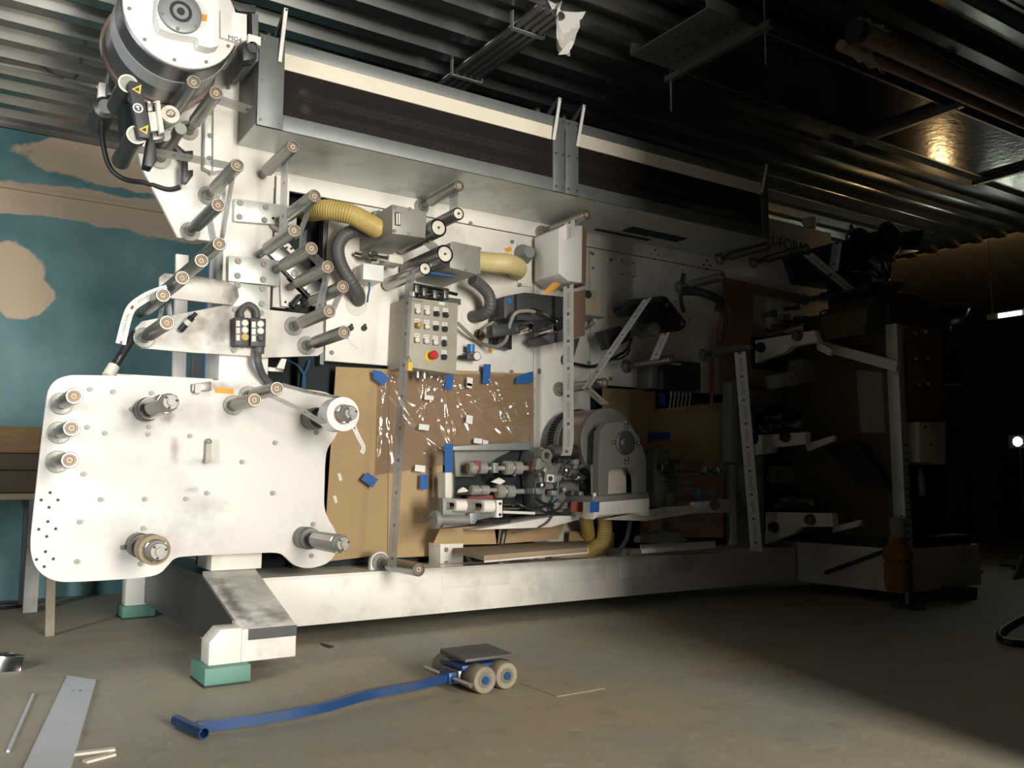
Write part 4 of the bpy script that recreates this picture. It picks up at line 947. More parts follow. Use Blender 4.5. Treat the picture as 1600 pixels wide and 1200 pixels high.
hose('corrugated_hose', [P(943,800,5.02), P(945,825,5.05), P(942,845,5.1), P(925,858,5.15), P(905,865,5.2)], .052, 'hose_yellow', 'right yellow hose curving under the printing drum', .005, .0035)
t = tag(MB().tube(resample(smooth_path([P(860,868,5.2), P(890,872,5.15), P(915,868,5.2)], 8), .011), .05, 14, .004, 2).build('corrugated_hose', 'hose_yellow_pale', ang=60), 'pale corrugated hose lying under the shelf on the base', 'hose', 'corrugated hoses on the press')

# ------------------------------------------------------------------ control cabinet
Yk = 5.03
t = thing('control_cabinet', 'grey beige control cabinet with push buttons', 'control box', P(672, 585, 5.15))
cf_ = ybox([(638,464),(716,474),(713,585),(633,573)], Yk, YM).build('cabinet', 'grey_cabinet', t, .005)
def cp_(x, y): return (600+x/6.667, 440+y/6.667)
def cP(x, y, Y=Yk): return P(*cp_(x, y), Y)
rows = [[(350,303,'button_white'),(448,317,'button_white'),(545,330,'turn'),(640,342,'turn')], [(348,452,'yellow_knob'),(445,465,'button_white'),(540,478,'blk'),(632,490,'blk')], [(343,604,'button_white'),(440,617,'button_white'),(535,630,'button_white'),(628,636,'lever')], [(625,782,'blk')]]
for rw in rows:
    for (x, y, k) in rw:
        hz = 45 if k != 'lever' else 50
        pl_ = ybox([cp_(x-29,y-22),cp_(x+29,y-17),cp_(x+29,y+36),cp_(x-29,y+32)], Yk-.004, Yk).build('button_plate', 'charcoal', t)
        ybox([cp_(x-27,y-68),cp_(x+28,y-63),cp_(x+28,y-24),cp_(x-27,y-29)], Yk-.003, Yk).build('button_label', 'paper', pl_)
        ybox([cp_(x-20,y-52),cp_(x+20,y-48),cp_(x+20,y-44),cp_(x-20,y-48)], Yk-.0035, Yk-.003).build('label_print', 'ink', pl_)
        c_ = cP(x, y+4, Yk-.004)
        if k in ('button_white','yellow_knob'):
            r_ = .018 if k == 'button_white' else .02; h_ = .014 if k == 'button_white' else .04
            MB().lathe(c_, (0,-1,0), [(0,r_),(h_-.003,r_),(h_,r_*.8)], 18).build('button', k, pl_)
        elif k == 'turn':
            MB().lathe(c_, (0,-1,0), [(0,.018),(.012,.017)], 16).bar(cP(x-12,y-12,Yk-.024), cP(x+28,y+22,Yk-.024), .012, .022, (0,1,0)).build('turn_switch', 'black', pl_)
        elif k == 'blk':
            MB().lathe(c_, (0,-1,0), [(0,.02),(.018,.017),(.018,.008)], 8).build('selector_knob', 'black', pl_)
        else:
            MB().obox(cP(x,y+6,Yk-.012), V(.008,0,0), V(0,.012,0), V(0,0,.022)).build('rocker', 'black', pl_); MB().obox(cP(x,y-28,Yk-.006), V(.007,0,0), V(0,.004,0), V(0,0,.014)).build('rocker_tip', 'paper', pl_)
es = MB().lathe(cP(478,778), (0,-1,0), [(0,.038),(.004,.038)], 24).build('emergency_plate', 'yellow', t)
MB().lathe(cP(488,772), (0,-1,0), [(0,.018),(.03,.018),(.03,.028),(.05,.029),(.058,.022)], 24).build('emergency_stop_button', 'red', es)
tg = ybox([cp_(222,822),cp_(298,836),cp_(294,930),cp_(218,920)], Yk-.03, Yk-.027).build('yellow_tag', 'yellow', t)
tr_ = ybox([cp_(258,768),cp_(290,838),cp_(226,828)], Yk-.03, Yk-.028).build('warning_triangle', 'ink', t); ybox([cp_(257,785),cp_(280,832),cp_(236,826)], Yk-.032, Yk-.03).build('warning_face', 'grey_cabinet', tr_)
ybox([cp_(268,180),cp_(410,198),cp_(408,222),cp_(266,205)], Yk-.001, Yk).build('name_strip', 'paper_old', t)
ybox([cp_(572,210),cp_(634,218),cp_(633,246),cp_(571,238)], Yk-.001, Yk).build('name_strip', 'paper', t)
for (x, y) in ((350,975),(420,985)): MB().cyl(cP(x,y-45,5.15), cP(x,y+30,5.15), .018, 10).build('cable_gland', 'steel_dull', t)
tag(MB().tube(smooth_path([cP(768,430,5.2), cP(830,490,5.2), cP(905,560,5.22), cP(990,630,5.26), cP(1030,650,5.24), cP(1080,665,5.2), cP(1180,675,5.12), cP(1270,610,5.05), cP(1310,450,5.0), cP(1370,330,4.96), cP(1480,305,4.95), cP(1570,315,4.95)], 6), .013, 8).build('sensor_cable', 'wire_grey'), 'grey cable looping from the control cabinet to the black actuator', 'cable')
tag(MB().tube(smooth_path([cP(1000,560,5.27), cP(1020,500,5.25), cP(1120,430,5.22), cP(1240,370,5.2)], 6), .009, 8).build('thin_cable', 'wire_grey'), 'thin grey cable above the looping one on the door', 'cable')
tag(MB().lathe(cP(990,560,YM), (0,-1,0), [(0,.045),(.004,.045),(.004,.035),(.002,.03)], 18).build('cable_port', 'brown_box'), 'dark round cable port in the door', 'port')
# air regulator
t = thing('air_regulator', 'small air regulator with blue knob and pressure gauge', 'regulator', cP(900, 840, 5.22))
MB().box(cP(870,740,5.18), cP(925,830,5.26)).build('body', 'charcoal', t, .004)
MB().cyl(cP(905,735,5.22), cP(905,655,5.22), .027, 16).build('blue_knob', 'blue_plastic', t)
MB().cyl(cP(775,790,5.22), cP(870,790,5.22), .014, 10).build('inlet', 'black', t)
gg = MB().lathe(cP(955,780,5.2), (0,-1,0), [(-.03,.02),(0,.032),(.02,.032),(.02,.028)], 20).build('gauge', 'charcoal', t)
MB().lathe(cP(955,780,5.2), (0,-1,0), [(.018,.027),(.0205,.027)], 20).build('gauge_face', 'paper', gg)

# ------------------------------------------------------------------ white lamp housing, actuator and boxes
t = thing('lamp_housing', 'white chamfered lamp housing with orange tape', 'housing', P(868, 440, 5.15))
ybox([(873,357),(887,349),(910,353),(909,442),(888,439),(873,427)], 4.94, 5.24).build('shell', 'white_clean', t, .003)
ybox([(910,352),(917,358),(915,446),(909,443)], 4.98, 5.2).build('back_flange', 'brown_box', t, .002)
MB().prism([P(858,450,5.0), P(868,440,4.97), P(876,443,4.97), P(866,455,5.0)], (0,0,-.004)).build('orange_tape', 'orange', t)
tag(MB().prism([P(848,458,4.99), P(864,442,4.96), P(874,446,4.96), P(856,460,4.99)], (0,0,.004)).build('orange_tape', 'orange'), 'torn strip of orange tape under the lamp housing', 'tape')
MB().lathe(P(816,398,YM), (0,-1,0), [(0,.075),(.02,.075),(.05,.06),(.1,.045)], 26).build('mount_boss', 'galv', t)
MB().box(P(809,381,YM-.015), P(829,449,YM)).build('mount_plate', 'white', t)
for (x, y) in ((812,386),(812,445)): bolt(t, P(x, y, YM-.015), .011)
t = thing('linear_actuator', 'black linear actuator with chrome ends below the lamp housing', 'actuator', P(845, 510, 5.1))
ybox([(808,459),(820,457),(893,465),(893,505),(808,500)], 5.02, 5.2).build('housing', 'black_soft', t, .004)
ybox([(788,463),(808,459),(808,500),(788,497)], 5.06, 5.2).build('end_block', 'charcoal', t, .003)
ybox([(769,508),(890,494),(890,512),(770,526)], 5.0, 5.08).build('rail', 'black', t, .003)
ybox([(775,522),(800,520),(800,546),(774,540)], 5.2, YM).build('foot', 'black', t, .003)
for (x, y) in ((829,510),(867,513)):
    e = P(x, y, 4.9); MB().lathe(e, (0,1,0), [(0,.02),(.012,.036),(.14,.04)], 22).build('chrome_end', 'chrome', t)
MB().tube(smooth_path([P(818,486,4.97), P(838,484,4.95), P(868,500,4.95), P(870,506,4.94)], 6), .007, 8).build('bright_rod', 'chrome', t)
ybox([(848,526),(884,512),(893,500),(893,530),(862,537)], 4.98, 5.2).build('lower_housing', 'charcoal', t, .004)
MB().lathe(P(796,470,5.058), (0,-1,0), [(0,.022),(.0015,.022),(.0015,.018)], 20).build('logo_ring', 'wire_blue', t)
t = thing('warning_box', 'small grey box with an orange warning triangle', 'control box', P(932, 500, 5.2))
ybox([(915,452),(948,456),(948,496),(915,491)], 5.08, YM).build('box', 'grey_cabinet', t, .003)
MB().lathe(P(919,460,5.078), (0,-1,0), [(0,.032),(.002,.032)], 20).build('round_sticker', 'ink', t)
ww = ybox([(927,472),(933,482),(921,481)], 5.078, 5.08).build('warning_triangle', 'orange', t); ybox([(927,475),(930.5,481),(923,480.5)], 5.0765, 5.078).build('triangle_face', 'grey_cabinet', ww)
MB().cyl(P(929,497,5.18), P(931,503,5.18), .014, 10).build('gland', 'paper', t); MB().tube(smooth_path([P(930,500,5.18), P(926,508,5.2), P(916,514,5.25)], 5), .007, 6).build('cable', 'wire_grey', t)
tag(ybox([(895,457),(915,452),(914,524),(896,529)], 5.0, 5.08).build('brown_shield', 'brown_box', None, .003), 'brown shield plate beside the grey warning box', 'shield')
tag(MB().prism([P(896,560,5.22), P(906,528,5.22), P(903,528,5.22), P(893,560,5.22)], (0,.05,0)).build('support_rod', 'steel_dull'), 'thin support bar under the brown shield plate', 'bar')
tag(MB().lathe(P(884,563,YM), (0,-1,0), [(0,.05),(.015,.048),(.015,.03)], 20).build('shaft_boss', 'charcoal'), 'dark shaft boss beside the vertical printed web', 'boss')
tag(MB().tube(smooth_path([P(887,565,5.25), P(905,570,5.25), P(930,572,5.25), P(965,556,5.2), P(980,545,5.15), P(987,528,5.1)], 6), .012, 8).build('camera_cable', 'wire_black'), 'dark cable running along the dim door to the inspection head', 'cable')

# ------------------------------------------------------------------ inspection head on the dim door
t = thing('inspection_head', 'black angled inspection camera head on the dim door', 'camera head', P(1020, 545, 5.2))
MB().prism(poly([(978,475),(982,468),(1036,462),(1042,464),(1072,502),(1072,510),(1064,517),(1044,518),(1026,488),(986,492),(978,482)], 4.98), (0,.16,0)).build('frame', 'black', t, .005)
for (x, y) in ((1042,476),(1066,506)): bolt(t, P(x, y, 4.978), .012, 'brass')
ybox([(982,469),(1036,463),(1036,471),(983,477)], 4.97, 4.98).build('top_strip', 'charcoal', t)
ybox([(990,494),(1022,488),(1030,500),(1000,508)], 5.0, 5.12).build('window', 'steel_dull', t, .003)
MB().lathe(P(1025,513,4.95), (0,1,0), [(-.01,.03),(0,.05),(.05,.055),(.2,.05)], 22).build('lens_barrel', 'galv', t)
MB().cyl(P(985,521,5.05), P(1022,512,5.0), .03, 14).build('tube', 'steel_dull', t)
MB().prism(poly([(944,517),(968,509),(985,517),(985,532),(955,545)], 5.02), (0,.12,0)).build('sensor_body', 'black', t, .005)
MB().tube(smooth_path([P(984,535,5.05), P(982,550,5.08), P(970,560,5.15), P(955,562,5.2)], 5), .009, 8).build('cable', 'wire_black', t)
MB().cyl(P(1010,500,5.1), P(1012,500,YM), .04, 14).build('mount', 'steel_dark', t)
# display unit with hanging connectors
t = thing('display_unit', 'black display unit with a row of connectors on the dim door', 'control box', P(1060, 612, 5.2))
ybox([(1037,563),(1095,566),(1095,611),(1036,608)], 5.05, YM).build('housing', 'black', t, .004)
ybox([(1019,565),(1037,563),(1036,608),(1019,606)], 5.12, YM).build('side_plate', 'galv', t, .003)
for i in range(3): MB().lathe(P(1077+4*i,574,5.048), (0,-1,0), [(0,.008),(.004,.008)], 10).build('key', 'wire_blue', t)
ybox([(1044,566),(1064,568),(1064,571),(1044,569)], 5.046, 5.05).build('label', 'paper', t)
for i in range(6):
    x = 1049+6*i; cn_ = MB().cyl(P(x,611,5.12), P(x,618,5.12), .012, 8).build('connector', 'steel', t); MB().tube(smooth_path([P(x,618,5.12), P(x-2,630,5.13), P(x-3,640,5.15)], 4), .006, 6).build('connector_cable', 'wire_grey', cn_)
# red hose and dark cable bunch
tag(MB().tube(smooth_path([P(1120,470,5.2), P(1126,495,5.15), P(1118,520,5.15), P(1114,560,5.18), P(1113,600,5.2), P(1112,640,5.22)], 6), .014, 10).build('red_hose', 'red_hose'), 'dull red hose hanging beside the cardboard', 'hose')
tag(MB().tube(smooth_path([P(1066,455,5.1), P(1090,456,5.05), P(1110,462,5.0), P(1125,470,5.0), P(1122,485,5.05)], 6), .035, 10).build('cable_bunch', 'black_soft'), 'dark bunch of cables below the long free roller', 'cable')
# ------------------------------------------------------------------ cardboard sheets, film, tape
YK = 5.275
def sheet(pts, Y, th, mat, name, lab, cat, group=None, parent=None):
    o = MB().prism(poly(pts, Y), (0, th, 0)).build(name, mat, parent)
    return tag(o, lab, cat, group) if lab else o
sheet([(525,573),(612,577),(608,866),(505,878)], 5.285, .008, 'cardboard', 'cardboard_sheet', 'brown cardboard sheet right of the spindle plate', 'cardboard', 'cardboard sheets on the press')
sheet([(608,574),(834,584),(833,700),(692,700),(691,868),(606,872)], 5.275, .008, 'cardboard', 'cardboard_sheet', 'wide brown cardboard sheet behind the clear plastic film', 'cardboard', 'cardboard sheets on the press')
sheet([(942,606),(1024,610),(1024,740),(942,740)], 5.27, .008, 'cardboard', 'cardboard_sheet', 'dim cardboard sheet behind the grey printing drum', 'cardboard', 'cardboard sheets on the press')
sheet([(1020,640),(1132,628),(1130,840),(1000,840)], 5.26, .008, 'cardboard', 'cardboard_sheet', 'dark cardboard sheet behind the second print unit', 'cardboard', 'cardboard sheets on the press')
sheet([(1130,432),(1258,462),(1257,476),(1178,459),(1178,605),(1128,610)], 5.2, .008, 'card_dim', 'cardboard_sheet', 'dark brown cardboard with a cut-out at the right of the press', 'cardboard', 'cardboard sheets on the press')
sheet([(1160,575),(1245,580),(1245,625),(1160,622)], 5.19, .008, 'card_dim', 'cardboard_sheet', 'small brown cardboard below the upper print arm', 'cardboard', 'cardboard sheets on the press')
# folded cardboard lying under the first print unit
t = thing('folded_cardboard', 'dusty folded cardboard standing under the first print unit', 'cardboard', P(770, 850, 5.2))
sheet([(688,826),(772,820),(776,850),(676,852)], 5.05, .006, 'cardboard', 'flap', None, None, None, t)
sheet([(780,824),(882,818),(872,843),(778,850)], 5.12, .006, 'cardboard', 'flap', None, None, None, t)
sheet([(890,830),(960,832),(958,868),(888,862)], 5.2, .006, 'cardboard', 'flap', None, None, None, t)
# clear film with creases
nx, ny = 130, 70; vs = []; fs = []
q00, q10, q11, q01 = (592,585), (834,584), (833,706), (588,742)
random.seed(11)
cre = []
for (u0, v0, n_) in ((.02,.02,7), (.44,.06,9), (.70,.04,8), (.97,.03,8), (.45,.98,7), (.02,.95,4), (.25,.5,5), (.8,.6,5)):
    for _ in range(n_):
        a_ = random.uniform(.15, 2.95); cre.append((u0+random.uniform(-.06,.06), v0, math.cos(a_), math.sin(a_)*(1 if v0 < .5 else -1), random.uniform(.25,.8), random.uniform(.006,.014), random.uniform(.004,.014)))
for j in range(ny+1):
    v = j/ny
    for i in range(nx+1):
        u = i/nx
        x = (q00[0]*(1-u)+q10[0]*u)*(1-v)+(q01[0]*(1-u)+q11[0]*u)*v; y = (q00[1]*(1-u)+q10[1]*u)*(1-v)+(q01[1]*(1-u)+q11[1]*u)*v
        h = 0
        for (u0, v0, cx_, cy_, ln_, wd, am) in cre:
            du, dv = u-u0, (v-v0)*.6; al = du*cx_+dv*cy_; ac = du*cy_-dv*cx_
            if -.02 < al < ln_ and abs(ac) < 4*wd:
                w_ = wd*(.5+al/ln_); h += am*math.exp(-(ac/w_)**2)*min(1, (al+.02)/.05)*min(1, (ln_-al)/.08)
        h += .006*math.sin(17*u+9*v)+.005*math.sin(31*v-11*u)
        vs.append(P(x, y, 5.255)-V(0, .004+max(0,h), 0))
for j in range(ny):
    for i in range(nx): fs.append((j*(nx+1)+i, j*(nx+1)+i+1, (j+1)*(nx+1)+i+1, (j+1)*(nx+1)+i))
tag(MB().add(vs, fs).build('plastic_film', 'film', ang=180), 'creased clear plastic film taped over the cardboard', 'plastic film')
# blue tape pieces
for pts, lab in (([(583,578),(596,580),(608,590),(600,603),(584,592)], 'blue tape piece at the top left corner of the film'), ([(697,585),(709,585),(706,610),(695,608)], 'blue tape piece on the film under the control cabinet'),
        ([(756,569),(767,569),(766,599),(754,599)], 'blue tape piece over the door edge right of the regulator'), ([(807,590),(822,583),(833,580),(833,598),(806,599)], 'crumpled blue tape at the top right corner of the film'),
        ([(695,692),(708,694),(707,738),(695,738)], 'long blue tape piece beside the first print unit'), ([(574,738),(591,749),(582,762),(564,749)], 'tilted blue tape square at the lower left of the film'), ([(657,741),(669,742),(668,765),(656,764)], 'blue tape piece on the cardboard under the film')):
    sheet(pts, 4.985 if pts[0] == (695,692) else 5.22, .003, 'blue_tape', 'tape_piece', lab, 'tape', 'blue tape pieces')
sheet([(1013,674),(1048,676),(1047,688),(1012,690)], 5.257, .003, 'blue_tape', 'tape_piece', 'blue tape on the dark cardboard right of the drum', 'tape', 'blue tape pieces')
sheet([(1030,613),(1040,614),(1040,634),(1030,632)], 5.2, .003, 'blue_tape', 'tape_piece', 'blue tape piece under the display unit', 'tape', 'blue tape pieces')
for (x, y, w_, h_, lab) in ((664,617,14,8,'white label scrap high on the film'), (655,662,16,10,'white label scrap at the middle left of the film'), (649,726,16,11,'white label scrap low on the film'), (730,589,9,14,'upright white label scrap near the top of the film'), (729,648,10,14,'upright white label scrap at the film middle'), (741,684,13,9,'tilted white label scrap at the lower right of the film'), (755,687,8,14,'white label scrap next to the tilted one'), (730,598,8,8,'small white label scrap touching the film top')):
    sheet([(x,y),(x+w_,y+2),(x+w_-1,y+h_+1),(x-1,y+h_-1)], 5.21, .002, 'paper', 'label_scrap', lab, 'label', 'white label scraps')
for (x, y, lab) in ((527,740,'small torn wood-coloured scrap on the left cardboard'), (520,775,'lower torn scrap on the left cardboard')): sheet([(x,y),(x+5,y-1),(x+8,y+10),(x+3,y+12)], 5.28, .003, 'cream', 'torn_scrap', lab, 'scrap')

# ------------------------------------------------------------------ first print unit
def lat(parent, name, mat, c, d, prof, seg=18): return MB().lathe(c, d, prof, seg).build(name, mat, parent)
def print_arm(parent, pts, y0, y1, mat='white', name='arm'): return ybox(pts, y0, y1).build(name, mat, parent, .003)
t = thing('print_unit', 'print unit with chrome ink rollers left of the grey drum', 'print unit', P(790, 830, 5.0))
ybox([(708,697),(832,690),(832,703),(708,704)], 5.05, 5.25).build('top_plate', 'galv', t, .003)
ybox([(710,704),(800,704),(776,716),(740,745),(712,745)], 5.12, 5.2).build('side_plate', 'grey_housing', t, .003)
ybox([(696,738),(706,738),(706,795),(696,795)], 5.0, 5.1).build('white_post', 'white_dirty', t, .003)
ybox([(706,738),(712,740),(712,790),(706,790)], 5.02, 5.12).build('post_shade', 'steel_dark', t, .003)
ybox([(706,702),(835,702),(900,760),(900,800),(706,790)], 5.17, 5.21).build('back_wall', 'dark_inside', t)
def ink_roller(x, y, Y, L, r, m='bright_steel'):
    a = P(x, y, Y); o = MB().lathe(a, (1,0,0), [(0,r*.8),(.004,r),(.05,r),(.055,r*.5),(.07,r*.5),(.075,r*.95),(.13,r*.95),(.135,r*.4),(L,r*.4)], 22).build('ink_roller', m, t)
    MB().lathe(a, (-1,0,0), [(0,r*.72),(.004,r*.72),(.004,r*.25),(.001,r*.2)], 18).build('roller_face', 'wheel', o)
for (x, y, L, r) in ((732,731,.32,.042), (788,731,.30,.048), (736,766,.25,.034), (776,768,.3,.045)): ink_roller(x, y, 5.0, L, r)
for (x0, y0, x1, y1, r_, m) in ((755,730,772,731,.016,'chrome'), (815,730,835,732,.015,'cream'), (712,772,752,772,.008,'steel'), (705,790,760,789,.022,'steel_dull'), (740,790,752,791,.02,'chrome')): MB().cyl(P(x0,y0,5.0), P(x1,y1,5.0), r_, 12).build('shaft', m, t)
for (x, y, m) in ((775,730,'galv'), (834,728,'red_dull'), (748,727,'red_dull')): ybox([(x-4,y-7),(x+4,y-7),(x+4,y+9),(x-4,y+9)], 4.96, 5.04).build('bearing_block', m, t, .002)
ybox([(770,742),(806,742),(802,746),(774,746)], 4.98, 5.04).build('tray_edge', 'chrome', t)
for (pts, m) in (([(768,753),(780,746),(790,752),(782,757)], 'paper'), ([(716,766),(724,761),(735,768),(715,770)], 'paper')): ybox(pts, 5.04, 5.06).build('rag', m, t)
ybox([(732,775),(785,773),(785,779),(732,781)], 5.05, 5.08).build('red_strip', 'red_dull', t)
# front lower block with knobs
fb2 = ybox([(692,778),(778,781),(778,806),(740,814),(733,820),(692,825)], 4.80, 4.98).build('gear_block', 'grey_housing', t, .003)
ybox([(776,782),(785,781),(785,808),(776,809)], 4.78, 4.98).build('white_end_plate', 'white', t, .002)
for (x, y) in ((781,787),(781,804)): bolt(t, P(x, y, 4.78), .007, 'ink')
for (x0, x1, y, r_) in ((704,712,790,.022),(744,755,791,.024)):
    MB().cyl(P(x0-4,y,4.78), P(x1,y,4.78), r_, 14).build('pin', 'chrome', fb2); MB().cyl(P(x1-3,y,4.78), P(x1+14,y,4.78), r_*1.7, 18).build('graduated_drum', 'white', fb2)
hw = lat(t, 'hand_wheel', 'bolt_grey', P(676,812,4.75), (1,0,0), [(0,.03),(.004,.055),(.035,.055),(.04,.03),(.06,.022)], 26)
MB().cyl(P(664,808,4.75), P(676,809,4.75), .008, 8).build('wheel_grip', 'charcoal', hw)
MB().cyl(P(684,812,4.75), P(732,812,4.75), .028, 16).build('spindle', 'bolt_grey', t)
ybox([(734,802),(745,800),(750,806),(742,819),(735,819)], 4.74, 4.8).build('lug', 'galv', t, .002)
MB().cyl(P(785,800,4.85), P(835,802,4.85), .010, 10).build('white_rod', 'paper', t)
MB().cyl(P(785,792,4.9), P(810,792,4.9), .018, 12).build('shaft', 'chrome', t)
ybox([(752,826),(870,806),(905,806),(905,812),(860,824),(740,828)], 4.9, 5.2).build('bottom_bracket', 'white_dirty', t, .003)
MB().tube(smooth_path([P(800,780,4.9), P(815,790,4.85), P(835,795,4.85), P(858,790,4.86), P(862,806,4.88), P(845,822,4.9), P(800,832,4.95)], 6), .008, 8).build('cable', 'wire_black', t)
MB().tube(smooth_path([P(740,808,4.9), P(770,814,4.9), P(795,814,4.88)], 5), .014, 8).build('hose', 'black', t)
MB().tube(smooth_path([P(794,810,4.95), P(788,830,5.0), P(784,850,5.0)], 5), .02, 8).build('drain_hose', 'black', t)
# mechanism between first unit and drum
m_ = thing('drive_unit', 'grey gear drive with small cylinders beside the drum', 'mechanism', P(880, 800, 5.0))
ybox([(845,698),(860,704),(900,700),(930,710),(935,770),(905,800),(850,800),(840,720)], 4.92, 5.15).build('gear_case', 'grey_housing', m_, .006)
for (x, y) in ((849,712),(908,711)):
    MB().lathe_closed(P(x,y,4.9), (0,-1,0), [(-.05,.024),(.04,.024),(.04,.045),(-.05,.045)], 22).build('clamp_ring', 'grey_housing', m_)
    ybox([(x-9,y+4),(x+9,y+4),(x+12,y+22),(x-12,y+22)], 4.88, 4.94).build('clamp_foot', 'grey_housing', m_, .003)
for (x, y, r_) in ((912,728,.026),(905,746,.034),(888,748,.02)):
    MB().lathe(P(x-6,y,4.85), (1,0,-.02), [(0,r_*.8),(.02,r_),(.05,r_),(.055,r_*.6),(.11,r_*.6),(.115,r_*.45),(.15,r_*.4)], 18).build('coupling', 'steel', m_)
MB().cyl(P(860,706,4.88), P(902,706,4.88), .05, 20).build('dark_roller', 'steel_dark', m_)
ybox([(855,741),(866,742),(866,754),(855,753)], 4.86, 4.9).build('white_switch', 'paper', m_, .002); lat(m_, 'switch_ring', 'ink', P(860,748,4.858), (0,-1,0), [(0,.018),(.002,.018),(.002,.01)], 14)
ybox([(866,742),(884,744),(884,753),(866,754)], 4.88, 4.92).build('valve', 'galv', m_, .002)
ybox([(832,762),(852,763),(852,773),(832,772)], 4.88, 4.95).build('air_cylinder', 'galv', m_, .004)
MB().cyl(P(852,768,4.9), P(870,767,4.9), .016, 10).build('piston', 'black', m_)
ybox([(866,785),(890,785),(890,795),(866,795)], 4.86, 4.92).build('valve', 'grey_housing', m_, .002)
for (p_, mt) in (([(835,778),(845,786),(860,788),(872,780)], 'wire_black'), ([(871,752),(872,765),(868,778),(862,785)], 'tube_teal'), ([(888,740),(878,752),(872,762),(868,780)], 'wire_black'), ([(888,700),(890,716),(882,728),(878,740)], 'wire_black')):
    MB().tube(smooth_path([P(x,y,4.86) for x, y in p_], 5), .006, 6).build('tube', mt, m_)
for k, (x, y) in enumerate(((842,742),(850,735),(872,720),(884,735),(896,722),(880,765),(893,770),(905,772),(915,760),(846,758),(862,770),(900,790))):
    c_ = P(x, y, 4.86); 
    if k % 2: MB().lathe(c_, (0,-1,0), [(-.06,.014),(0,.014),(.002,.02),(.025,.02),(.03,.01)], 10).build('fitting', ('steel','bolt_grey','galv')[k % 3], m_)
    else: MB().box(c_-V(.02,.03,.016), c_+V(.025,.03,.016)).build('small_block', ('steel_dark','bolt_grey','black')[k % 3], m_, .002)
for p_ in ([(834,786),(850,800),(872,796),(884,780)], [(838,750),(836,770),(846,784),(866,790)], [(900,705),(915,718),(918,738),(908,756)]):
    MB().tube(smooth_path([P(x,y,4.84) for x, y in p_], 5), .007, 6).build('tube', 'wire_black', m_)
ybox([(893,784),(911,780),(910,800),(892,800)], 4.80, 4.81).build('red_paint_mark', 'red_dull', m_)
# ------------------------------------------------------------------ printing drum
c = P(973, 692, 4.66); YD = 4.80
t = thing('printing_drum', 'large grey printing drum in an arched end frame', 'drum', V(c.x, 4.95, P(970,785,4.68).z))
rD = 56*(V(c.x, YD, c.z)-EYE).dot(_f)/FPX
D = V(0,1,0); cd = V(c.x, YD, c.z)
MB().lathe(cd, D, [(0,rD*.97),(.006,rD),(.05,rD),(.05,rD*.9)], 56).build('end_disc', 'grey_housing', t)
MB().lathe(cd, D, [(.05,rD*.96),(.055,rD*.985),(.24,rD*.985),(.24,rD*.9)], 56).build('copper_shell', 'copper', t)
MB().lathe(cd, D, [(.24,rD*.94),(.28,rD*.94)], 56).build('groove', 'charcoal', t)
MB().lathe(cd, D, [(.28,rD*1.0),(.33,rD*1.0)], 56).build('inner_rim', 'grey_housing', t)
gt_ = MB()
for k in range(72):
    a = 2*math.pi*k/72; gt_.obox(V(c.x+math.cos(a)*rD*1.0, YD+.37, c.z+math.sin(a)*rD*1.0), V(-math.sin(a),0,math.cos(a))*.0055, V(0,.03,0), V(math.cos(a),0,math.sin(a))*.012)
gt_.lathe(cd, D, [(.33,rD*.98),(.41,rD*.98)], 56); gt_.build('gear_ring', 'black_soft', t)
MB().lathe(cd, D, [(.41,rD*1.02),(.45,rD*1.02)], 56).build('rear_rim', 'grey_housing', t)
MB().cyl(V(c.x,4.70,c.z), V(c.x,YD,c.z), .09, 20).build('shaft', 'steel_dark', t)
A_ = poly([(935,782),(935,723),(937,675),(946,662),(967,659),(985,664),(999,685),(1006,706),(1010,720),(1010,780)], 4.64); B_ = poly([(950,774),(951,738),(956,732),(968,731),(978,731),(988,731),(995,745),(996,773)], 4.64)
fr_ = MB()
def q4(*p): fr_.prism(list(p), (0,.06,0))
q4(A_[0],A_[1],B_[1],B_[0]); q4(A_[1],A_[2],A_[3],B_[2],B_[1]); q4(A_[3],A_[4],B_[3],B_[2]); q4(A_[4],A_[5],B_[4],B_[3]); q4(A_[5],A_[6],A_[7],B_[5],B_[4]); q4(A_[7],A_[8],B_[6],B_[5]); q4(A_[8],A_[9],B_[7],B_[6]); q4(A_[9],A_[0],B_[0],B_[7])
fr_ = fr_.build('end_frame', 'grey_housing', t)
wx0, wx1, wz0, wz1 = B_[0].x, B_[7].x, B_[0].z, B_[3].z
MB().box((wx0-.02, 4.78, wz0-.02), (wx1+.02, 4.80, wz1+.02)).build('window_back', 'cream', t)
hb_ = lat(fr_, 'hub', 'steel_dull', V(c.x, 4.64, c.z), (0,-1,0), [(0,.085),(.012,.085),(.014,.075),(.02,.07),(.02,.04),(.035,.035)], 28)
for (dx, dz) in ((0,.11),(.11,0),(-.11,0),(0,-.11),(0,.14),(0,-.135)): lat(fr_, 'stud', 'steel', V(c.x+dx, 4.64, c.z+dz), (0,-1,0), [(0,.012),(.03,.012),(.035,.006)], 12)
ybox([(928,785),(1015,778),(1015,806),(1004,806),(1000,801),(935,806),(928,812)], 4.60, 4.72).build('base_front', 'white', t, .004)
ybox([(930,776),(1014,770),(1015,779),(930,786)], 4.60, 4.95).build('base_top', 'grey_housing', t, .003)
ybox([(928,786),(1000,781),(1000,800),(928,810)], 4.72, 5.29).build('base_arm', 'white_dirty', t, .004)
sheet([(922,785),(937,784),(936,800),(922,801)], 4.597, .002, 'blue_tape', 'tape_piece', 'blue tape on the corner of the drum base', 'tape', 'blue tape pieces')
MB().cyl(P(929,770,4.62), P(929,782,4.62), .012, 8).build('bolt_pin', 'paper', t)
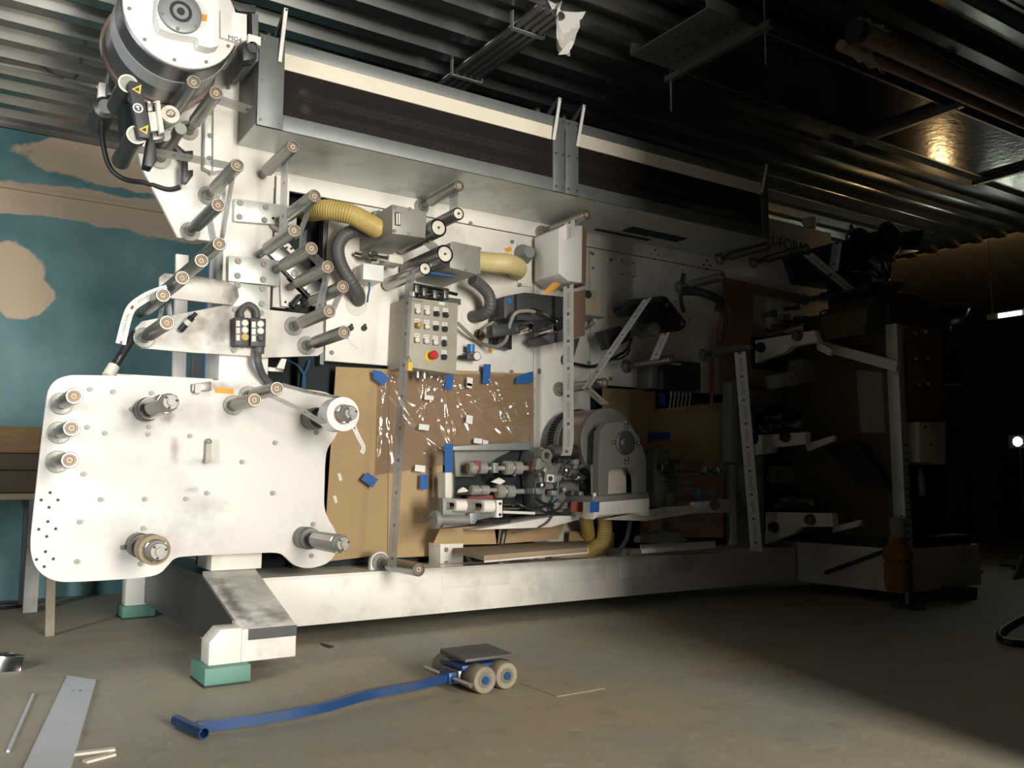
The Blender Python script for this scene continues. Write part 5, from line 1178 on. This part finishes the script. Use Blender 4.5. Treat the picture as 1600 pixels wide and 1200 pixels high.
# ------------------------------------------------------------------ second print unit (dim)
t = thing('print_unit', 'dim print unit right of the grey drum', 'print unit', P(1070, 805, 5.0))
ybox([(1020,712),(1045,700),(1055,740),(1060,800),(1025,790)], 4.9, 5.15).build('gear_case', 'grey_housing', t, .006)
for (x, y, r_) in ((1030,730,.04),(1036,747,.035),(1040,720,.03)): MB().lathe(P(x,y,4.86), (1,0,0), [(0,r_*.7),(.02,r_),(.06,r_),(.065,r_*.5),(.14,r_*.5)], 16).build('coupling', 'steel', t)
for (x, y) in ((1098,736),(1118,736)): MB().lathe(P(x,y,4.9), (1,0,0), [(0,.025),(.005,.035),(.07,.035),(.075,.02)], 16).build('ink_roller', 'steel', t)
MB().cyl(P(1060,736,4.92), P(1120,736,4.92), .012, 10).build('shaft', 'steel', t)
for (x, y) in ((1070,752),(1072,768),(1105,770)): ybox([(x-12,y-6),(x+14,y-6),(x+14,y+5),(x-12,y+5)], 4.88, 5.0).build('block', 'galv', t, .003)
ybox([(1040,792),(1084,790),(1084,802),(1010,814),(940,812)], 4.72, 4.75).build('arm_front', 'white_dirty', t, .002)
ybox([(1085,785),(1140,780),(1140,801),(1085,801)], 4.8, 4.85).build('arm_front', 'white_dirty', t, .002)
ybox([(1044,796),(1138,784),(1138,798),(1044,806)], 4.86, 5.28).build('arm', 'white_dirty', t, .003)
MB().cyl(P(1117,789,4.8), P(1117,789,4.76), .04, 16).build('knob', 'black', t)
for p_ in ([(1088,760),(1090,775),(1100,785)], [(1120,768),(1112,780),(1104,786)]): MB().tube(smooth_path([P(x,y,4.84) for x, y in p_], 5), .009, 6).build('tube', 'wire_blue', t)
ybox([(1046,770),(1055,768),(1055,790),(1046,790)], 4.82, 4.86).build('valve', 'galv', t, .003)
# shelves and blocks lying on the base beam
def shelf(pts, z, th, mat, lab):
    o = MB().prism([PZ(x, y, z) for x, y in pts], (0,0,-th)).build('shelf_plate', mat, None, .002); return tag(o, lab, 'shelf')
zs_ = .50
shelf([(690,852),(915,845),(918,855),(756,868)], zs_, .03, 'cardboard_dusty', 'dusty shelf plate under the first print unit')
a = PZ(756,868,zs_-.003); b = PZ(918,855,zs_-.003)
tag(MB().prism([a, b, b+V(0,0,-.04), a+V(0,0,-.04)], (0,-.008,0)).build('shelf_edge', 'white_dirty'), 'worn white front edge of the dusty shelf', 'edge')
shelf([(1000,851),(1118,845),(1118,850),(1003,858)], .48, .03, 'white_dirty', 'narrow dim shelf plate under the second print unit')
for (x0, x1, y0, y1, lab) in ((688,724,850,886,'white bolted bracket block at the left end of the shelf'), (780,795,862,886,'small bolted bracket under the dusty shelf'), (828,852,862,884,'white block under the middle of the dusty shelf'), (972,1005,858,880,'bolted bracket under the narrow dim shelf')):
    t = thing('bracket_block', lab, 'bracket', P((x0+x1)/2, y1, 5.06), 'bracket blocks on the base beam')
    o = ybox([(x0,y0),(x1,y0-1),(x1,y1-1),(x0,y1)], 5.04, 5.2).build('block', 'white_dirty', t, .003)
    if x1-x0 < 40:
        for yy in (y0+9, y1-6): bolt(o, P(x0+9, yy, 5.04), .012)
tag(MB().tube(smooth_path([P(724,860,5.06), P(735,878,5.04), P(752,882,5.04), P(772,878,5.05), P(782,868,5.08)], 6), .022, 10).build('black_hose', 'black'), 'black hose sagging under the dusty shelf', 'hose')
tag(MB().tube(smooth_path([P(985,815,5.0), P(978,845,5.0), P(958,868,5.02), P(930,880,5.06), P(915,882,5.1)], 6), .018, 10).build('rubber_hose', 'rubber_grey'), 'dark rubber hose curving down to the base beam', 'hose')
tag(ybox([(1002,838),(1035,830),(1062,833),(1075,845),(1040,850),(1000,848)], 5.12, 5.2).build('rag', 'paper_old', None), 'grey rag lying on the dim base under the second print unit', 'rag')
def polyX(pts, X): return [PX(x, y, X) for x, y in pts]
def xbox(pts, X, dx): return MB().prism(polyX(pts, X), (dx, 0, 0))
# ------------------------------------------------------------------ dim right end of the press
XR = 6.2
t = thing('end_module', 'dim projecting end module of the press on its white base', 'machine', (6.5, 4.6, 0))
MB().box((XR, 4.05, .09), (7.3, 5.3, .42)).build('base', 'white_dirty', t, .005)
MB().box((XR+.02, 4.06, .42), (7.2, 5.28, .5)).build('ledge', 'black_soft', t)
pc_ = PX(1412, 700, XR)
MB().box((XR-.02, pc_.y, .42), (XR+.06, pc_.y+.10, PX(1405, 505, XR).z)).build('corner_post', 'alu_plate', t, .004)
MB().box((XR+.05, pc_.y+.10, .5), (XR+.08, 5.28, 2.35)).build('side_panel', 'brown_panel', t)
xbox([(1276,531),(1402,564),(1400,581),(1276,546)], 6.1, .06).build('cross_beam', 'white_dirty', t, .003)
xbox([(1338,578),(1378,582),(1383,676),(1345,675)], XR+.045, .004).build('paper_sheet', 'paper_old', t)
MB().box((5.75, 5.18, .39), (5.9, 5.28, 1.55)).build('rear_post', 'grey_housing', t, .003)
ybox([(1143,596),(1161,592),(1160,726),(1143,722)], 5.05, 5.15).build('post', 'grey_housing', t, .003)
ybox([(1179,718),(1195,712),(1194,858),(1180,862)], 5.05, 5.15).build('post', 'grey_housing', t, .003)
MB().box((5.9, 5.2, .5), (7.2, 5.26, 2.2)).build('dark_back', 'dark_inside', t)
# white print arms projecting toward the viewer
for (pts, lab, knobs) in (([(1180,532),(1272,516),(1278,534),(1237,541),(1226,550),(1180,567)], 'upper white print arm at the dim right end', ((1190,543),(1248,525))),
        ([(1172,681),(1258,675),(1259,694),(1208,699),(1203,708),(1172,713)], 'middle white print arm at the dim right end', ((1179,686),(1229,683))),
        ([(1196,800),(1300,802),(1302,823),(1252,823),(1240,833),(1196,850)], 'lower white print arm at the dim right end', ((1211,824),(1268,812)))):
    a_ = thing('print_station', lab, 'print unit', PX(pts[-1][0]+20, pts[-1][1], 5.9), 'white print arms at the dim end')
    bd = xbox(pts, 5.85, .07).build('arm', 'white', a_, .003)
    for i, (x, y) in enumerate(knobs):
        c_ = PX(x, y, 5.85); lat(bd, 'knob', 'steel_dark' if i else 'black', c_, (-1,0,0), [(0,.045),(.02,.045),(.05,.035),(.055,.02)], 18)
    x0, y0 = pts[0]
    for i in range(3):
        c_ = PX(x0+12+i*30, y0-12-i*3, 5.95); MB().lathe(c_, (0,-1,0), [(-.35,.03),(0,.03),(.004,.042),(.05,.042),(.055,.02)], 18).build('ink_roller', 'steel_dull' if i % 2 else 'chrome', a_)
    MB().box(PX(x0+4, y0-4, 5.98), PX(x0+85, y0-22, 6.1)+V(0,0,0)).build('ink_tray', 'steel_dark', a_)
for (pts, X_) in (([(1258,694),(1303,680),(1302,689),(1262,705)], 5.95), ([(1302,823),(1345,812),(1342,822),(1300,832)], 5.95), ([(1278,534),(1300,546),(1296,556),(1276,546)], 5.95)):
    xbox(pts, X_, .04).build('bracket_arm', 'white_dirty', t, .002)
for k, (x, y) in enumerate(((1190,640),(1212,652),(1236,650),(1260,655),(1290,652),(1322,650),(1205,668),(1245,668),(1216,765),(1250,768),(1290,760),(1330,770),(1225,785),(1260,788),(1300,792),(1205,490),(1222,497),(1240,480),(1252,500))):
    c_ = P(x, y, 4.95+.03*(k % 3))
    if k % 2: MB().lathe(c_, (0,-1,0), [(-.1,.022),(0,.022),(.004,.032),(.05,.032),(.06,.015)], 14).build('shaft_end', ('chrome','steel_dull')[k % 4 // 2], t)
    else: MB().box(c_-V(.05,.05,.025), c_+V(.06,.05,.03)).build('gear_block', ('steel_dark','galv','black_soft')[k % 3], t, .004)
# odds and ends
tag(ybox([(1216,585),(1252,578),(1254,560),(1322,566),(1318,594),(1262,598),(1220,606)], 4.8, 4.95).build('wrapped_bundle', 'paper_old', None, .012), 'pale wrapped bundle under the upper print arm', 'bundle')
tag(ybox([(1166,608),(1221,612),(1221,634),(1166,632)], 5.0, 5.15).build('grey_box', 'grey_housing', None, .004), 'grey box on the dim side under the small cardboard', 'box')
ribbon('label_web', [(1301,594),(1306,634)], 4.75, .10, 'printed label web hanging under the wrapped bundle', 'web_white')
tag(MB().prism(polyX([(1326,688),(1338,690),(1382,752),(1376,762),(1340,760),(1290,700)], 6.1), (.05,0,0)).build('black_guide_plate', 'black'), 'black slanted guide plate in the dim right end', 'plate')
ribbon('label_web', [(1318,690),(1350,745)], 4.6, .08, 'faint label web on the black slanted guide plate', 'web')
tag(ybox([(1211,728),(1272,728),(1268,757),(1210,756)], 5.0, 5.1).build('machine_guard', 'grey_housing', None, .003), 'grey blue panel piece between the dim print arms', 'panel')
# dark rewind reel high at the right
t = thing('rewind_reel', 'dark rewind reel with cables high at the right end', 'reel', P(1370, 470, 4.8))
MB().lathe(P(1395,372,4.6), (0,1,0), [(0,.05),(0,.13),(.02,.16),(.05,.16),(.06,.1),(.3,.1),(.31,.17),(.34,.17)], 28).build('reel', 'black', t)
ybox([(1285,385),(1330,372),(1360,375),(1362,440),(1300,430)], 4.75, 5.2).build('housing', 'black', t, .008)
ybox([(1410,362),(1444,358),(1442,372),(1436,392),(1412,390)], 4.7, 4.9).build('bracket', 'black', t, .006)
ybox([(1350,440),(1412,440),(1410,456),(1352,470)], 4.8, 5.2).build('arm', 'charcoal', t, .006)
for k in range(9):
    pts = [P(1345+random.uniform(-30,50), 350+random.uniform(0,90), 4.65) for _ in range(4)]; MB().tube(smooth_path(pts, 5), .010, 6).build('cable', 'wire_black', t)
for (x, y, lab) in ((1360,448,'roller under the dark rewind reel'), (1408,448,'outermost roller below the dark rewind reel')): idler(x, y, 5.28, lab, L=.7, drum='roller_dark', group='idler rollers on the dim side of the press')
ribbon('label_web', [(1262,397),(1328,452)], 4.75, .10, 'pale diagonal label web left of the rewind reel', 'web_white')
ribbon('label_web', [(1312,424),(1374,428)], 4.75, .10, 'pale level label web under the rewind reel', 'web_white')
ribbon('label_web', [(1352,404),(1380,428),(1390,448)], 4.7, .08, 'pale label web folded below the rewind reel', 'web_white')
tag(MB().lathe(P(1265,357,5.35), (0,0,1), [(0,.06),(.09,.065),(.1,.06)], 20).build('paper_canister', 'white_clean'), 'small white cylinder on top of the lettered panel', 'cap')
tag(ybox([(1350,522),(1356,482),(1370,464),(1395,457),(1425,460),(1452,472),(1470,492),(1476,516)], 4.12, 4.55).build('dust_cover', 'brown_panel'), 'rounded brown dust cover over the right cabinet', 'cover')
# mess of fittings between reel and arms
t = thing('valve_cluster', 'dark cluster of valves and tubes at the dim right end', 'valves', P(1320, 530, 4.8))
for k in range(14):
    x, y = 1280+random.uniform(0,90), 470+random.uniform(0,58); c_ = P(x, y, 4.75+random.uniform(0,.15)); s_ = random.uniform(.02,.045)
    (MB().box(c_-V(s_,s_,s_), c_+V(s_,s_,s_)) if k % 3 else MB().lathe(c_, (0,-1,0), [(0,s_),(.03,s_),(.05,s_*.6)], 14)).build('valve', ('steel_dark','black','steel_dull','teal_dark')[k % 4], t)
for k in range(6): MB().tube(smooth_path([P(1280+random.uniform(0,90), 480+random.uniform(0,50), 4.72) for _ in range(4)], 5), .008, 6).build('tube', 'wire_black', t)
# cabinet with indicator buttons, boxes
t = thing('switch_cabinet', 'tall brown cabinet face with square buttons at the right', 'cabinet', P(1450, 655, 4.05))
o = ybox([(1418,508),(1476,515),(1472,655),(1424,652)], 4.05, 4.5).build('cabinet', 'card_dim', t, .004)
for (x, y) in ((1427,525),(1443,522),(1428,564),(1446,563),(1432,604),(1447,603)):
    p_ = P(x, y, 4.05); MB().box(p_+V(-.022,-.02,-.022), p_+V(.022,0,.022)).build('button', 'black', o, .002); MB().box(p_+V(-.02,-.024,.002), p_+V(.02,-.0,.026)).build('button_cap', 'paper', o, .002)
ybox([(1476,515),(1508,520),(1506,600),(1474,600)], 4.1, 4.5).build('side_display', 'charcoal', t, .004)
ybox([(1410,650),(1480,655),(1480,890),(1412,890)], 4.25, 4.6).build('lower_body', 'black_soft', t, .004)
t = thing('junction_box', 'pale junction box under the brown cabinet', 'box', P(1460, 730, 4.05))
ybox([(1436,659),(1478,659),(1478,726),(1437,722)], 3.95, 4.2).build('box', 'cream', t, .004)
ybox([(1478,659),(1505,664),(1504,731),(1478,726)], 3.97, 4.2).build('side', 'charcoal', t, .004)
for (x, y) in ((1445,667),(1454,695)): bolt(t, P(x, y, 3.95), .008, 'ink')
t = thing('plastic_bottle', 'clear plastic bottle beside the junction box', 'bottle', P(1440, 778, 4.0))
MB().lathe(P(1440,774,4.0), (0,0,1), [(0,.03),(.01,.034),(.14,.034),(.18,.014),(.21,.014)], 18).build('bottle', 'galv', t); MB().lathe(P(1440,774,4.0), (0,0,1), [(.21,.016),(.235,.016)], 12).build('cap', 'ink', t)
hel = []
for k in range(240):
    a = k*.42; p_ = P(1410+.02*k, 688+k*.75, 4.02); hel.append(p_+V(math.cos(a)*.035, math.sin(a)*.035, 0))
tag(MB().tube(hel, .007, 6).build('coiled_hose', 'teal_dark'), 'dark green coiled air hose hanging by the corner post', 'hose')
# rusty orange jack and other floor pieces at the right end
q = PZ(1420, 950, 0)
t = thing('rusty_jack', 'rusty orange jack leg standing at the corner of the end module', 'jack', q)
MB().lathe(V(q.x,q.y,0), (0,0,1), [(0,.12),(.012,.12),(.02,.05),(.03,.03),(.13,.025)], 24).build('foot', 'steel_dark', t)
MB().lathe(V(q.x-.02,q.y+.06,.12), (0,0,1), [(0,.085),(.03,.1),(.2,.1),(.22,.085),(.24,.11),(.3,.11),(.34,.07),(.4,.06)], 24).build('barrel', 'rust', t)
MB().lathe(V(q.x,q.y+.06,.5), (0,0,1), [(0,.055),(.12,.06),(.16,.05)], 18).build('brush_top', 'paper_old', t)
a, b = P(1290,895,4.7), P(1386,858,3.95)
tag(MB().cyl(PX(1290,895,6.12), PX(1386,860,6.1), .018, 8).build('prop_bar', 'black_soft'), 'dark bar leaning across the white end base', 'bar')
tag(ybox([(1490,918),(1528,918),(1526,946),(1490,944)], 3.95, 4.15).build('foot_pad', 'teal_dark', None, .004), 'dark green pad beside the end module on the floor', 'foot pad')
tag(MB().tube(smooth_path([PZ(1610,962,.02), PZ(1590,970,.02), PZ(1568,984,.02), PZ(1562,994,.02), PZ(1572,1003,.02), PZ(1600,1006,.02)], 6), .02, 10).build('floor_hose', 'wire_black'), 'black hose end on the floor at the right edge', 'hose')
tag(MB().prism([PZ(1583,906,.0), PZ(1600,902,.0), P(1610,868,PZ(1600,902,0).y), P(1598,868,PZ(1600,902,0).y)], (.01,.02,0)).build('white_offcut', 'paper_old'), 'pale offcut standing at the dim right edge', 'offcut')

# ------------------------------------------------------------------ floor objects
# machine skate with blue tow handle
w1 = PZ(758, 1063, .06); w2 = PZ(792, 1056, .06)
t = thing('machine_skate', 'blue machine skate with four rollers and long tow handle', 'skate', V((w1.x+w2.x)/2, w1.y+.15, 0))
def wheel(c_):
    w_ = MB().lathe(c_, (0,1,0), [(0,.036),(0,.056),(.008,.06),(.10,.06),(.108,.056),(.108,.03)], 26).build('wheel', 'wheel', t)
    MB().lathe(c_, (0,1,0), [(-.002,.034),(.02,.034)], 20).build('wheel_ring', 'steel_dull', w_)
    MB().lathe(c_, (0,1,0), [(-.008,.018),(.03,.02)], 16).build('hub', 'blue', w_)
dx = w2.x-w1.x
for c_ in (w1, w2, w1+V(0,.29,0), w2+V(0,.29,0)): wheel(V(c_.x, c_.y, .06))
mx_ = (w1.x+w2.x)/2
MB().box((w1.x-.07, w1.y+.115, .04), (w2.x+.05, w1.y+.28, .088)).build('frame', 'steel_dark', t, .004)
MB().box((mx_-.13, w1.y+.09, .09), (mx_+.12, w1.y+.30, .112)).build('turntable', 'blue', t, .003)
MB().hexa([(mx_-.12,w1.y+.08,.128),(mx_+.14,w1.y+.08,.128),(mx_+.14,w1.y+.32,.128),(mx_-.12,w1.y+.32,.128),(mx_-.12,w1.y+.08,.142),(mx_+.14,w1.y+.08,.142),(mx_+.14,w1.y+.32,.152),(mx_-.12,w1.y+.32,.152)]).build('rubber_top', 'rubber_grey', t, .003)
MB().cyl(V(w1.x-.09, w1.y-.03, .055), V(w1.x-.09, w1.y+.40, .055), .011, 12).build('hinge_pin', 'steel', t)
MB().box((w1.x-.11, w1.y+.13, .03), (w1.x-.06, w1.y+.22, .08)).build('hinge_block', 'blue', t, .003)
hp = [V(w1.x-.08, w1.y+.17, .055), PZ(650,1071,.05), PZ(575,1085,.045), PZ(500,1106,.04), PZ(400,1124,.035), PZ(306,1136,.032)]
sp_ = smooth_path(hp, 6); mb = MB()
vs, fs = [], []
for i, p in enumerate(sp_):
    d_ = (sp_[min(i+1,len(sp_)-1)]-sp_[max(i-1,0)]).normalized(); u_ = d_.cross(V(0,0,1)).normalized(); n_ = u_.cross(d_)
    for (a, b) in ((-.016,-.018),(.016,-.018),(.016,.018),(-.016,.018)): vs.append(p+u_*a+n_*b)
for i in range(len(sp_)-1):
    for k in range(4): fs.append((i*4+k, i*4+(k+1)%4, (i+1)*4+(k+1)%4, (i+1)*4+k))
fs += [(0,1,2,3), tuple(len(vs)-4+k for k in (3,2,1,0))]
MB().add(vs, fs).build('tow_bar', 'blue', t)
g0, g1 = PZ(275,1125,.025), PZ(319,1146,.025)
gr = MB().lathe_closed(g0, g1-g0, [(0,.017),((g1-g0).length,.017),((g1-g0).length,.021),(0,.021)], 18).build('grip_tube', 'blue', t)
# pale sheet plank, steel offcut, clear strip, wood slivers
pk = thing('metal_plank', 'pale grey-blue flat plank lying on the floor at the left', 'plank', PZ(95,1140,0))
MB().prism([PZ(105,1055,.012), PZ(150,1062,.012), PZ(92,1260,.012), PZ(8,1260,.012)], (0,0,-.012)).build('sheet', 'plank', pk)
for (x, y) in ((114.5,1079),(125.5,1079)): MB().lathe(PZ(x,y,.012), (0,0,1), [(0,.006),(.0008,.006)], 12).build('hole', 'ink', pk)
tag(MB().prism([PZ(50,1083,.008), PZ(54,1084,.008), PZ(15,1172,.008), PZ(10,1172,.008)], (0,0,-.008)).build('clear_strip', 'plank'), 'thin clear strip lying left of the pale plank', 'strip')
a = PZ(-20, 1052, 0); b = PZ(32, 1049, 0)
t = thing('steel_offcut', 'shiny folded steel offcut at the far left edge', 'offcut', a)
MB().prism([a, b, b+V(.01,.02,.05), b+V(-.05,.03,.07), a+V(0,.04,.075)], (.02,.12,0)).build('fold', 'chrome', t, .003)
for (p0, p1, lab) in (((115,1178),(180,1170),'upper pale wood sliver on the floor beside the plank'), ((132,1190),(178,1178),'lower pale wood sliver on the floor beside the plank')):
    tag(MB().bar(PZ(*p0,.004), PZ(*p1,.004), .03, .008).build('wood_sliver', 'cream'), lab, 'wood sliver', 'wood slivers on the floor')
tag(MB().prism([PZ(500,1006,.0), PZ(512,1008,.0), PZ(522,1011,.0), PZ(514,1013,.0), PZ(504,1009,.0)], (0,0,.005)).build('floor_debris', 'ink'), 'small dark debris on the floor near the front foot', 'debris')
